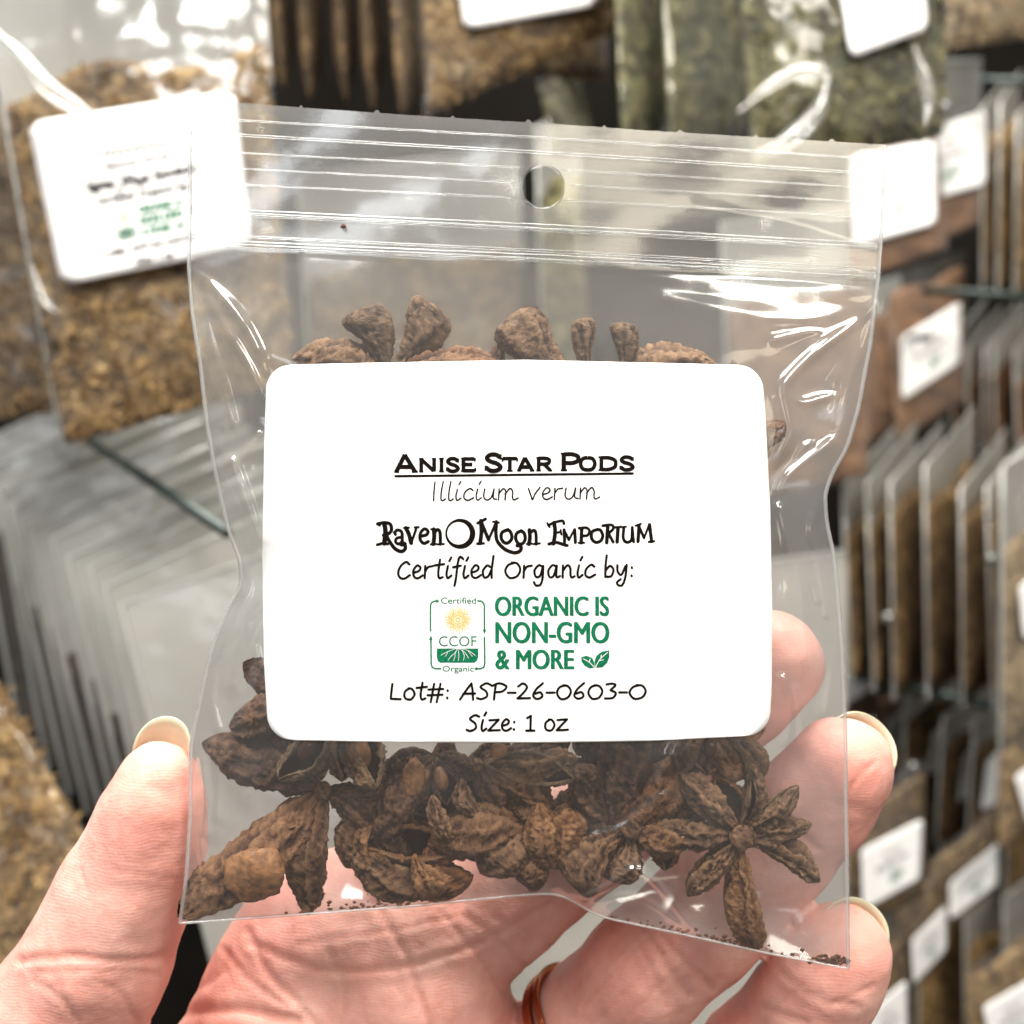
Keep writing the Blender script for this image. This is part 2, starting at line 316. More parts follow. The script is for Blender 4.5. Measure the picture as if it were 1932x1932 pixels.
def base_bulge(u, v):
    s, t = st(u, v)
    wd = (Rx(v) - Lx(v)) * .0776; ht = (BOTs(u) - ZIPv(u)) * .0776
    g = lambda d, q: 1 - np.exp(-np.maximum(d, 0) / q)
    return g(s * wd, 8.) * g((1 - s) * wd, 8.) * g(t * ht, 27.) * g((1 - t) * ht, 6.5)
def Yf(u, v, cre=True):
    u = np.asarray(u, float); v = np.asarray(v, float)
    f = base_bulge(u, v); m = label_mask(u, v)
    head = np.exp(-np.maximum(v - ZIPv(u), 0) / 60.)
    y = 179.7 - 8.6 * f - head * (0.75 * np.sin(u / 165 + 0.6 + v / 400) + 0.2 * np.sin(u / 95 + v / 60) + .05 * np.sin(u / 40 - v / 70))
    if cre: y = y - (1 - m) * (crease_h(u, v) * np.clip(f * 5, 0.25, 1) + 0.35 * wav(u, v) * np.clip(f * 1.6, 0, 1))
    return y
def Yb(u, v):
    u = np.asarray(u, float); v = np.asarray(v, float)
    f = base_bulge(u, v)
    head = np.exp(-np.maximum(v - ZIPv(u), 0) / 60.)
    return 180.35 + 7.2 * f + 0.4 * wav(v * 1.3 + 40, u * .9) * np.clip(f * 2, 0, 1) - head * (0.75 * np.sin(u / 165 + 0.6 + v / 400) + 0.2 * np.sin(u / 95 + v / 60) + .05 * np.sin(u / 40 - v / 70))
HC, HR = (1024.0, 353.0), 39.0
def panel(name, yfun, m, parent, n=330, k=300):
    T, Sx = np.meshgrid(np.linspace(0, 1, n), np.linspace(0, 1, k), indexing='ij')
    vl = 187 + T * (1742 - 187); vr = 273 + T * (1828 - 273)
    v = vl * (1 - Sx) + vr * Sx
    ul, ur = Lx(vl), Rx(vr)
    u = ul * (1 - Sx) + ur * Sx
    v = v + (TOPc(u) - (187 * (1 - Sx) + 273 * Sx)) * (1 - T) ** 3 + (BOTs(u) - (1742 * (1 - Sx) + 1828 * Sx)) * T ** 5
    nib = (T == 0) * (np.abs((u - 420) % 143 - 5) < 3.2) * -5.0      # small nibs left on the cut edge
    v = v + nib + (T == 0) * rng.normal(0, .5, u.shape)
    u = u + ((Sx == 0) | (Sx == 1)) * rng.normal(0, .7, u.shape)
    du, dv = u - HC[0], v - HC[1]; d = np.hypot(du, dv) + 1e-6; B = 1.9 * HR
    nd = np.where(d < B, HR + d / B * (B - HR), d)
    dead = (d < 5.2).ravel()
    u, v = HC[0] + du / d * nd, HC[1] + dv / d * nd
    V = P(u, v, yfun(u, v)).reshape(-1, 3)
    F = np.array(grid_faces(n, k)); F = F[~dead[F].any(1)]
    return obj(name, V, F, m, parent)
bag = empty("resealable_bag", P(966, 1740, 180), "clear resealable bag of star anise with white label, held in the hand", "bag")
panel("rear_film", Yb, M_film_back, bag)
panel("front_film", Yf, M_film, bag)
for name, v0, v1, r, mm_ in [("rib",220,300,.14,M_rib),("rib",248,328,.22,M_rib),("rib",282,355,.13,M_rib),("rib",312,382,.13,M_rib),("rib",342,410,.13,M_rib),
                        ("zip_track",392,462,.34,M_rib),("zip_track",400,470,.18,M_rib),("zip_track",440,507,.22,M_rib),("zip_track",452,517,.38,M_rib),("zip_track",462,524,.18,M_rib)]:
    us = np.linspace(359, 1662, 90); vs = v0 + (v1 - v0) * (us - 359) / (1662 - 359) + 1.2 * np.sin(us / 240)
    segs = []; cur = []
    for uu, vv in zip(us, vs):
        if math.hypot(uu - HC[0], vv - HC[1]) < HR + 3:
            if len(cur) > 1: segs.append(cur)
            cur = []
        else: cur.append((uu, vv))
    segs.append(cur)
    obj(name, *merge([tube(P(np.array(c)[:, 0], np.array(c)[:, 1], Yf([q[0] for q in c], [q[1] for q in c]) - r * .5), r, 8) for c in segs]), mm_, bag)
def seam(side):
    vs = np.linspace(190, 1740, 220) if side < 0 else np.linspace(276, 1825, 220)
    ue = Lx(vs) if side < 0 else Rx(vs)
    wd = 6.5
    A = P(ue - side * 0 + rng.normal(0, .5, vs.shape), vs, 179.4 + 0 * vs); B = P(ue - side * wd, vs, Yf(ue - side * wd, vs) - .12); C = P(ue - side * wd, vs, Yb(ue - side * wd, vs) + .12)
    D = P(ue + side * 1.0, vs, 180.5 + 0 * vs)
    V = np.stack([A, B, C, D], 1).reshape(-1, 3)
    obj("side_seam", V, grid_faces(len(vs), 4, True), M_seam, bag)
seam(-1); seam(1)
us = np.linspace(338, 1602, 200); vs = BOTs(us)
obj("bottom_seam", *tube(P(us, vs, Yf(us, vs, False) + .1), .22, 6), M_seam, bag)
aa = np.linspace(0, 2 * math.pi, 60)
obj("hang_hole_rim", *tube(P(HC[0] + (HR + .6) * np.cos(aa), HC[1] + (HR + .6) * np.sin(aa), Yf(HC[0] + HR * np.cos(aa), HC[1] + HR * np.sin(aa)) - .02), .11, 6, False), M_rib, bag)

# ------------------------------------------------------------------ label: paper and print
def label_outline(n=14):
    r = 46; top = lambda u: np.interp(u, [500, 700, 1000, 1250, 1440], [688, 684, 679, 684, 688]); bot = lambda u: np.interp(u, [500, 760, 1050, 1250, 1455], [1397, 1401, 1401, 1398, 1389])
    lf = lambda v: np.interp(v, [680, 850, 1050, 1250, 1400], [504, 498, 495, 498, 507]); rt = lambda v: np.interp(v, [680, 780, 950, 1150, 1300, 1400], [1436, 1444, 1453, 1457, 1456, 1450])
    return lf, rt, top, bot, r
lf, rt, tp, bt, rr = label_outline()
def label_map(a, b):      # a, b in 0..1 -> picture units, rounded corners cut by squeezing the rows near the top and bottom
    v0 = b
    u = 500 + a * 950
    t, bo = tp(u), bt(u); v = t + b * (bo - t)
    l, r = lf(v), rt(v)
    dv = np.minimum(v - t, bo - v); ins = np.where(dv < rr, rr - np.sqrt(np.clip(rr * rr - (rr - dv) ** 2, 0, None)), 0)
    l = l + ins; r = r - ins
    return l + a * (r - l), v
bb = np.concatenate([np.linspace(0, .064, 16)[:-1] ** 1, np.linspace(.064, .936, 50), np.linspace(.936, 1, 16)[1:]])
Bq, Aq = np.meshgrid(bb, np.linspace(0, 1, 60), indexing='ij')
lu, lv = label_map(Aq, Bq)
Ylab = lambda u, v: Yf(u, v, True) - 0.16
V = P(lu, lv, Ylab(lu, lv)).reshape(-1, 3); V2 = P(lu, lv, Ylab(lu, lv) + .1).reshape(-1, 3)
n_, k_ = lu.shape
F = grid_faces(n_, k_); F2 = [tuple(i + n_ * k_ for i in f[::-1]) for f in F]
rimi = [j for j in range(k_)] + [i * k_ + k_ - 1 for i in range(1, n_)] + [(n_ - 1) * k_ + j for j in range(k_ - 2, -1, -1)] + [i * k_ for i in range(n_ - 2, 0, -1)]
F3 = [(rimi[i], rimi[i - 1], rimi[i - 1] + n_ * k_, rimi[i] + n_ * k_) for i in range(len(rimi))]
paper = obj("label", np.concatenate([V, V2]), F + F2 + F3, M_label, bag)
paper['label'] = "white rounded rectangular label printed in black, green and yellow"

INK = {'k': [], 'g': [], 'y': []}   # lists of (verts2d, faces, layer)
def ribbon(pts, w_, ink='k', cap=True, taper=None):
    pts = np.array(pts, float)
    keep = [0]
    for i in range(1, len(pts)):
        if np.hypot(*(pts[i] - pts[keep[-1]])) > 0.05: keep.append(i)
    pts = pts[keep]
    if len(pts) < 2: pts = np.array([pts[0], pts[0] + (0.1, 0)])
    T = np.gradient(pts, axis=0); T /= np.linalg.norm(T, axis=1)[:, None] + 1e-9
    Nn = np.stack([-T[:, 1], T[:, 0]], 1)
    hw = np.full(len(pts), w_ / 2) if taper is None else w_ / 2 * taper(np.linspace(0, 1, len(pts)))
    V = []; 
    for p, n, h in zip(pts, Nn, hw): V += [p + n * h, p - n * h]
    F = [(2*i, 2*i+1, 2*i+3, 2*i+2) for i in range(len(pts) - 1)]
    if cap:
        for p, t, n, h, sg, base in ((pts[0], T[0], Nn[0], hw[0], -1, (0, 1)), (pts[-1], T[-1], Nn[-1], hw[-1], 1, (2*len(pts)-2, 2*len(pts)-1))):
            ids = [base[0]]
            for a in np.linspace(0, math.pi, 6)[1:-1]:
                V.append(p + n * h * math.cos(a) + t * sg * h * math.sin(a)); ids.append(len(V) - 1)
            ids.append(base[1]); F.append(tuple(ids))
    INK[ink].append((np.array(V), F, len(INK[ink]) % 9))
def poly(pts, ink, layer=None):
    INK[ink].append((np.array(pts, float), [tuple(range(len(pts)))], layer if layer is not None else len(INK[ink]) % 9))
HW = {
 'I': (.6, [[(.35,1.6),(.28,.8),(.25,0)]]), 'l': (.52, [[(.3,1.62),(.17,.7),(.16,.1),(.3,0),(.45,.14)]]),
 'i': (.55, [[(.22,.95),(.12,.35),(.2,0),(.46,.2)], [(.32,1.35),(.45,1.62)]]), 'c': (.82, [[(.72,.85),(.5,1.0),(.16,.65),(.12,.2),(.38,0),(.78,.22)]]),
 'u': (1.0, [[(.14,.95),(.08,.3),(.3,0),(.6,.25),(.78,.95)], [(.78,.95),(.72,.2),(.95,.05)]]),
 'm': (1.5, [[(.12,.95),(.08,0)], [(.08,.5),(.38,.95),(.55,.75),(.52,0)], [(.52,.5),(.85,.97),(1.03,.7),(1.02,.2),(1.12,0),(1.4,.15)]]),
 'v': (.9, [[(.05,.95),(.2,.4),(.32,0),(.5,.5),(.82,1.02)]]), 'e': (.8, [[(.12,.42),(.5,.58),(.6,.85),(.38,1.0),(.12,.6),(.16,.15),(.42,0),(.76,.22)]]),
 'r': (.75, [[(.14,.95),(.1,0)], [(.1,.45),(.32,.85),(.66,.95)]]), 'C': (1.0, [[(.85,1.1),(.62,1.28),(.25,.95),(.08,.4),(.25,.02),(.55,0),(.88,.25)]]),
 't': (.72, [[(.4,1.45),(.28,.5),(.34,0),(.58,.08)], [(.02,1.0),(.68,1.1)]]), 'f': (.62, [[(.72,1.5),(.5,1.68),(.35,1.2),(.22,0),(.12,-.6)], [(.02,.85),(.55,.97)]]),
 'd': (.98, [[(.62,.85),(.38,.97),(.1,.55),(.18,.05),(.45,.12),(.66,.6)], [(.82,1.72),(.7,.6),(.7,0)]]),
 'O': (1.25, [[(.7,1.18),(.3,1.0),(.1,.5),(.4,.0),(.9,.12),(1.12,.65),(.92,1.12),(.55,1.2)]]),
 'g': (.95, [[(.64,.88),(.38,.97),(.1,.55),(.2,.08),(.48,.15),(.66,.8)], [(.7,.92),(.66,0),(.5,-.55),(.2,-.6),(.06,-.35)]]),
 'a': (.98, [[(.62,.88),(.38,.97),(.1,.55),(.18,.06),(.45,.12),(.64,.8)], [(.68,.95),(.64,.25),(.7,.02),(.9,.12)]]),
 'n': (1.0, [[(.12,.95),(.1,0)], [(.1,.5),(.42,.96),(.62,.75),(.64,.2),(.74,.0),(.92,.1)]]),
 'b': (.85, [[(.2,1.72),(.12,.9),(.1,.08)], [(.1,.5),(.42,.9),(.66,.6),(.5,.1),(.1,.05)]]),
 'y': (.9, [[(.08,.95),(.1,.45),(.35,.2),(.62,.85)], [(.72,.98),(.62,0),(.42,-.6),(.15,-.62),(.06,-.4),(.3,-.15)]]),
 ':': (.42, [[(.17,.78),(.18,.72)], [(.15,.14),(.16,.08)]]), 'L': (.85, [[(.18,1.35),(.12,.7),(.08,.08)], [(.08,.05),(.7,.02)]]),
 'o': (.85, [[(.42,.97),(.12,.65),(.14,.12),(.5,0),(.74,.45),(.58,.9),(.35,.97)]]),
 '#': (1.1, [[(.42,1.35),(.2,-.25)], [(.82,1.35),(.58,-.25)], [(.05,.85),(1.0,.9)], [(0,.35),(.95,.4)]]),
 'A': (1.05, [[(0,-.02),(.35,.7),(.72,1.38)], [(.72,1.38),(.8,.7),(.82,-.05)], [(.2,.48),(.95,.5)]]),
 'S': (.95, [[(.9,1.25),(.6,1.38),(.25,1.05),(.6,.68),(.66,.25),(.3,0),(.02,.1)]]),
 'P': (.98, [[(.28,1.3),(.2,.6),(.16,-.05)], [(.02,1.15),(.5,1.38),(.95,1.1),(.7,.68),(.25,.6)]]),
 '-': (.62, [[(.06,.55),(.55,.55)]]), '2': (.95, [[(.1,1.1),(.4,1.36),(.66,1.05),(.4,.5),(.05,.06)], [(.05,.05),(.85,.08)]]),
 '6': (.9, [[(.72,1.38),(.3,.85),(.1,.3),(.35,0),(.68,.22),(.55,.58),(.2,.45)]]), '0': (1.1, [[(.6,1.2),(.25,1.0),(.1,.5),(.35,0),(.78,.12),(.98,.65),(.8,1.1),(.5,1.2)]]),
 '3': (.9, [[(.15,1.25),(.5,1.32),(.72,1.18),(.4,.75)], [(.4,.75),(.74,.5),(.55,.08),(.05,.02)]]),
 'z': (.9, [[(.12,.92),(.78,.97)], [(.78,.97),(.05,.02)], [(.05,.02),(.85,.06)]]), '1': (.75, [[(.12,1.1),(.38,1.3)], [(.38,1.3),(.34,0)], [(.05,.0),(.62,.0)]]), ' ': (.55, []),
 'Z': (.9, [[(.12,.92),(.78,.97)], [(.78,.97),(.05,.02)], [(.05,.02),(.85,.06)]]),
}
def hand_text(txt, u0, u1, vb0, vb1, xh, w_, ink='k', font=HW):
    tot = sum(font[c][0] for c in txt); sx = (u1 - u0) / tot; x = 0
    for c in txt:
        adv, strokes = font[c]
        for s_ in strokes:
            q = crom(s_, 6) if len(s_) > 2 else np.array(s_, float)
            uu = u0 + (x + q[:, 0]) * sx; vb = vb0 + (vb1 - vb0) * (uu - u0) / (u1 - u0)
            ribbon(np.stack([uu, vb - q[:, 1] * xh], 1), w_, ink)
        x += adv
CP = { # wide capitals with little serifs: thick strokes, then thin serif strokes
 'A': (1.15, [[(.08,0),(.52,1)],[(.5,1),(1.05,0)],[(.27,.3),(.85,.3)]], [[(-.02,.03),(.24,.03)],[(.86,.03),(1.17,.03)]]),
 'N': (1.12, [[(.14,0),(.14,.95)],[(.14,.93),(.92,.08)],[(.94,.04),(.94,1)]], [[(0,.97),(.28,.97)],[(0,.03),(.28,.03)],[(.8,.97),(1.07,.97)]]),
 'I': (.45, [[(.2,0),(.2,1)]], [[(.05,.97),(.35,.97)],[(.05,.03),(.35,.03)]]),
 'S': (.95, [[(.78,.78),(.6,.94),(.3,.95),(.12,.76),(.28,.58),(.62,.45),(.8,.24),(.62,.06),(.3,.05),(.08,.24)]], [[(.8,.98),(.8,.68)],[(.06,.04),(.06,.34)]]),
 'E': (.95, [[(.14,0),(.14,1)],[(.14,.93),(.8,.93)],[(.14,.52),(.68,.52)],[(.14,.07),(.82,.07)]], [[(0,.97),(.2,.97)],[(0,.03),(.2,.03)],[(.83,1),(.83,.74)],[(.86,0),(.86,.28)]]),
 'T': (1.0, [[(.48,0),(.48,1)],[(.04,.93),(.92,.93)]], [[(.3,.03),(.66,.03)],[(.03,.98),(.03,.7)],[(.93,.98),(.93,.7)]]),
 'R': (1.08, [[(.16,0),(.16,1)],[(.16,.93),(.6,.93),(.86,.83),(.84,.6),(.6,.5),(.16,.5)],[(.52,.5),(.94,.05)]], [[(0,.97),(.2,.97)],[(0,.03),(.32,.03)],[(.84,.03),(1.08,.03)]]),
 'P': (1.0, [[(.16,0),(.16,1)],[(.16,.93),(.62,.93),(.9,.8),(.88,.56),(.6,.44),(.16,.44)]], [[(0,.97),(.2,.97)],[(0,.03),(.34,.03)]]),
 'O': (1.12, [[(.53,.95),(.22,.86),(.08,.5),(.22,.14),(.53,.05),(.86,.14),(1.0,.5),(.86,.86),(.53,.95)]], []),
 'D': (1.08, [[(.16,0),(.16,1)],[(.16,.93),(.56,.92),(.88,.76),(.94,.5),(.88,.24),(.56,.08),(.16,.07)]], [[(0,.97),(.2,.97)],[(0,.03),(.2,.03)]]),
}
def cap(c, u0, u1, vb, h, w_):
    adv, a, b = CP[c]; ex = max(max(p[0] for p in s) for s in a + b); sx = (u1 - u0 - w_ * .0) / ex
    for s_ in a:
        q = crom(s_, 6) if len(s_) > 3 else np.array(s_, float); ribbon(np.stack([u0 + q[:, 0] * sx, vb - q[:, 1] * h], 1), w_, 'k', False)
    for s_ in b:
        q = np.array(s_, float); ribbon(np.stack([u0 + q[:, 0] * sx, vb - q[:, 1] * h], 1), w_ * .5, 'k', False)
z7 = lambda x, y: (655.4 + x * .3393, 801 + y * .3393)
for c, x0, x1, big in [('A',262,392,1),('N',398,494,0),('I',505,537,0),('S',548,616,0),('E',632,712,0),('S',762,852,1),('T',860,944,0),('A',946,1040,0),('R',1050,1140,0),('P',1186,1282,1),('O',1290,1376,0),('D',1396,1492,0),('S',1512,1588,0)]:
    zb = 265 - 12 * (x0 - 262) / 1326.
    cap(c, z7(x0, 0)[0], z7(x1, 0)[0], z7(0, zb)[1], (98 if big else 76) * .3393, 8.4 if big else 7.3)
ribbon([z7(262 + i * 33.25, 287 - i * .375) for i in range(41)], 4.6, 'k', False)
hand_text("Illicium verum", 811, 1134, 944.5, 941, 22, 3.0)
hand_text("Certified Organic by:", 749, 1199, 1091, 1089, 24, 4.6)
hand_text("Lot#: ASP-26-0603-O", 735, 1222, 1319.5, 1318, 21.5, 4.5)
hand_text("Size: 1 oz", 880, 1073, 1379, 1378, 21.5, 4.5)
def zl(pts, w_, straight=False, tapr=None):
    q = np.array([z7(*p) for p in pts]); q = q if straight or len(q) < 3 else crom(q, 6); ribbon(q, (w_ * 1.12 + 2.5) * .3393, 'k', True, tapr)
LOGO = [
 ([(205,548),(212,600),(205,660)],22,0),([(168,552),(210,545),(240,556),(244,590),(220,612),(200,615)],15,0),([(165,668),(200,660),(225,664)],12,0),([(214,612),(235,650),(265,690),(300,705),(322,690),(318,668),(300,668)],16,0),([(165,552),(180,560)],10,0),
 ([(262,600),(280,586),(303,600),(306,650),(322,662)],14,0),([(306,625),(275,632),(268,652),(285,664),(304,650)],13,0),([(268,612),(262,602)],12,0),
 ([(325,575),(342,610),(355,658)],19,0),([(355,658),(372,610),(384,572)],11,0),([(315,575),(342,573)],9,1),([(374,571),(396,570)],9,1),
 ([(403,622),(440,612),(448,592),(428,580),(408,600),(404,636),(424,660),(450,650)],14,0),
 ([(480,582),(483,620),(478,664)],19,0),([(482,606),(500,584),(515,600),(517,664)],15,0),([(464,666),(495,664)],9,1),([(503,666),(536,664)],9,1),([(466,582),(486,580)],9,1),
 ([(742,535),(745,600),(738,660)],18,0),([(742,535),(785,640)],16,0),([(785,640),(828,540)],11,0),([(828,540),(826,610),(838,655),(880,695),(930,712),(962,700),(964,676),(944,672)],16,0),([(722,662),(758,660)],11,1),([(724,548),(760,530),(768,525)],13,0),([(810,540),(842,545)],9,1),
 ([(893,584),(860,600),(856,632),(872,656),(896,656),(914,632),(908,598),(890,584)],15,0),([(968,590),(942,604),(936,634),(950,660),(972,662),(988,640),(984,606),(966,590)],15,0),
 ([(1012,586),(1015,625),(1010,664)],18,0),([(1014,606),(1034,588),(1048,602),(1050,664)],14,0),([(998,664),(1026,662)],9,1),([(1036,664),(1070,660)],9,1),
 ([(1150,545),(1155,600),(1146,662)],18,0),([(1118,560),(1150,545),(1195,535),(1205,552)],12,0),([(1152,602),(1184,598)],10,1),([(1120,664),(1160,655),(1205,668),(1222,672)],14,0),([(1112,548),(1124,570)],9,1),([(1186,586),(1190,612)],8,1),
 ([(1205,585),(1208,655)],14,1),([(1205,588),(1232,640)],12,1),([(1232,640),(1262,584)],9,1),([(1264,584),(1268,655)],14,1),
 ([(1303,580),(1300,658)],16,1),([(1288,576),(1330,574),(1346,592),(1334,616),(1302,618)],12,0),([(1286,658),(1316,657)],9,1),
 ([(1392,582),(1362,596),(1358,632),(1380,654),(1408,646),(1420,618),(1408,588),(1390,582)],14,0),
 ([(1448,566),(1442,656)],16,1),([(1420,562),(1470,558),(1478,580),(1450,606)],12,0),([(1452,606),(1478,652)],13,1),
 ([(1505,574),(1500,652)],16,1),([(1482,572),(1522,568)],10,1),
 ([(1538,570),(1534,630),(1552,654),(1580,640),(1584,572)],13,0),([(1584,572),(1592,652)],12,1),([(1524,570),(1550,568)],8,1),
 ([(1622,560),(1616,650)],15,1),([(1620,562),(1650,630)],12,1),([(1650,630),(1678,556)],9,1),([(1680,556),(1692,650)],15,1),([(1676,652),(1706,648)],9,1),([(1604,562),(1632,552)],9,1),
]
for pts, w_, stt in LOGO: zl(pts, w_, bool(stt))
oc, ic = np.array(z7(628, 607)), np.array(z7(618, 604))
ang = np.linspace(0, 2 * math.pi, 41)[:-1]
ov = oc + 28.5 * np.stack([np.cos(ang), np.sin(ang)], 1); iv = ic + 21.3 * np.stack([np.cos(ang), np.sin(ang)], 1)
INK['k'].append((np.concatenate([ov, iv]), [(i, (i + 1) % 40, 40 + (i + 1) % 40, 40 + i) for i in range(40)], 2))
# green block set in the built-in sans, squeezed and emboldened
def font_text(txt, u0, u1, vtop, vbot, ink, bold=0.03):
    cu = bpy.data.curves.new("tmp", 'FONT'); cu.body = txt; cu.size = 1; cu.offset = bold; cu.resolution_u = 4
    ob = bpy.data.objects.new("tmp", cu); COL.objects.link(ob)
    me = bpy.data.meshes.new_from_object(ob.evaluated_get(bpy.context.evaluated_depsgraph_get()))
    v = np.array([q.co[:2] for q in me.vertices]); F = [tuple(p.vertices) for p in me.polygons]
    bpy.data.objects.remove(ob); bpy.data.curves.remove(cu); bpy.data.meshes.remove(me)
    mn, mx = v.min(0), v.max(0)
    q = np.stack([u0 + (v[:, 0] - mn[0]) / (mx[0] - mn[0]) * (u1 - u0), vbot - (v[:, 1] - mn[1]) / (mx[1] - mn[1]) * (vbot - vtop)], 1)
    for d_ in ((-1.7, -.5), (-.8, .5), (0, 0), (.8, -.5), (1.7, .5)) if vbot - vtop > 25 else ((0, 0),): INK[ink].append((q + d_, F, len(INK[ink]) % 5))
font_text("ORGANIC IS", 935, 1148, 1125.5, 1162, 'g', .0); font_text("NON-GMO", 936, 1148.5, 1173.5, 1213.5, 'g', .0); font_text("& MORE", 936, 1082, 1226, 1262.5, 'g', .0)
font_text("CCOF", 828, 899, 1200, 1219.5, 'g', .0); font_text("Certified", 832, 898, 1127, 1139, 'g', .008); font_text("Organic", 835, 894, 1256, 1270.5, 'g', .008)
font_text(".", 916, 918, 1264, 1266, 'g', .0)
gz = lambda pts, w_: ribbon(np.array([z7(*p) for p in pts]), w_ * .3393, 'g', False)
gz([(462,1150),(462,1010),(466,992),(482,982),(505,980)], 9); gz([(722,980),(745,982),(758,994),(762,1012),(762,1155)], 9)
gz([(464,1185),(466,1330),(472,1350),(488,1357),(522,1357)], 9); gz([(762,1180),(764,1330),(758,1350),(742,1357),(712,1357)], 9)
for tri in ([(495,970),(512,981),(495,992)], [(752,1140),(772,1140),(762,1166)], [(454,1196),(474,1196),(464,1170)], [(722,1346),(704,1357),(722,1368)]): poly([z7(*p) for p in tri], 'g')
c0 = np.array(z7(615, 1085))
for k in range(26):
    for r0, r1, ph, wd in ((8.5, 17, 0, 2.6), (14, 21.5, .5, 2.6), (18, 27, 0.0, 1.9)):
        a = 2 * math.pi * (k + ph) / 26; d_ = np.array([math.cos(a), math.sin(a)]); n_v = np.array([-d_[1], d_[0]]); r1_ = r1 * (1 + .06 * math.sin(k * 2.3))
        poly([c0 + d_ * r0, c0 + d_ * (r0 + r1_) / 2 + n_v * wd / 2, c0 + d_ * r1_, c0 + d_ * (r0 + r1_) / 2 - n_v * wd / 2], 'y')
for R0, R1 in ((2.5, 5.2), (7, 9)):
    o1 = c0 + R1 * np.stack([np.cos(ang), np.sin(ang)], 1); i1 = c0 + R0 * np.stack([np.cos(ang), np.sin(ang)], 1)
    INK['y'].append((np.concatenate([o1, i1]), [(i, (i + 1) % 40, 40 + (i + 1) % 40, 40 + i) for i in range(40)], 2))
fld = [(497,1245),(728,1245),(728,1292),(722,1312),(708,1324),(515,1324),(502,1312),(497,1292)]
poly([z7(*p) for p in fld], 'g', 0)
ROOTS = [[(612,1243),(600,1268),(575,1290),(560,1312)],[(612,1243),(560,1262),(520,1282)],[(612,1243),(620,1275),(618,1312)],[(612,1243),(650,1264),(675,1300)],[(612,1243),(670,1256),(712,1284)],[(600,1262),(598,1290),(590,1315)],[(640,1258),(650,1285),(645,1312)],[(560,1262),(545,1290)],[(672,1258),(695,1290)]]
leafL = [(1300,1293),(1330,1285),(1362,1298),(1374,1325),(1376,1352),(1348,1356),(1318,1340),(1302,1318)]
leafR = [(1380,1352),(1374,1318),(1385,1285),(1415,1262),(1456,1255),(1457,1290),(1445,1325),(1418,1350)]
poly([z7(*p) for p in leafL], 'g'); poly([z7(*p) for p in leafR], 'g')
INK['w'] = []
for rpt in ROOTS: ribbon(crom([z7(*p) for p in rpt], 5), .8, 'w', False)
for vn in ([(1312,1302),(1345,1322),(1374,1350)], [(1448,1266),(1405,1305),(1379,1352)], [(1345,1322),(1350,1302)], [(1410,1300),(1412,1280)], [(1400,1312),(1425,1308)]):
    ribbon(crom([z7(*p) for p in vn], 4), 1.2, 'w', False)
def place_ink(lst, name, m, parent, fn, step=.003, base=.035):
    Vs = []; F = []; o = 0
    for q, f, lay in lst:
        Vs.append(fn(q[:, 0], q[:, 1], base + step * lay)); F += [tuple(i + o for i in t) for t in f]; o += len(q)
    return obj(name, np.concatenate(Vs), F, m, parent, False)
fg_map = lambda u, v, h: P(u, v, Ylab(u, v) - h)
place_ink(INK['k'], "black_print", M_ink, paper, fg_map)
place_ink(INK['g'], "green_print", M_green_ink, paper, fg_map)
place_ink(INK['y'], "yellow_sun_print", M_yellow_ink, paper, fg_map)
place_ink(INK['w'], "white_linework", M_label, paper, fg_map, base=.075)

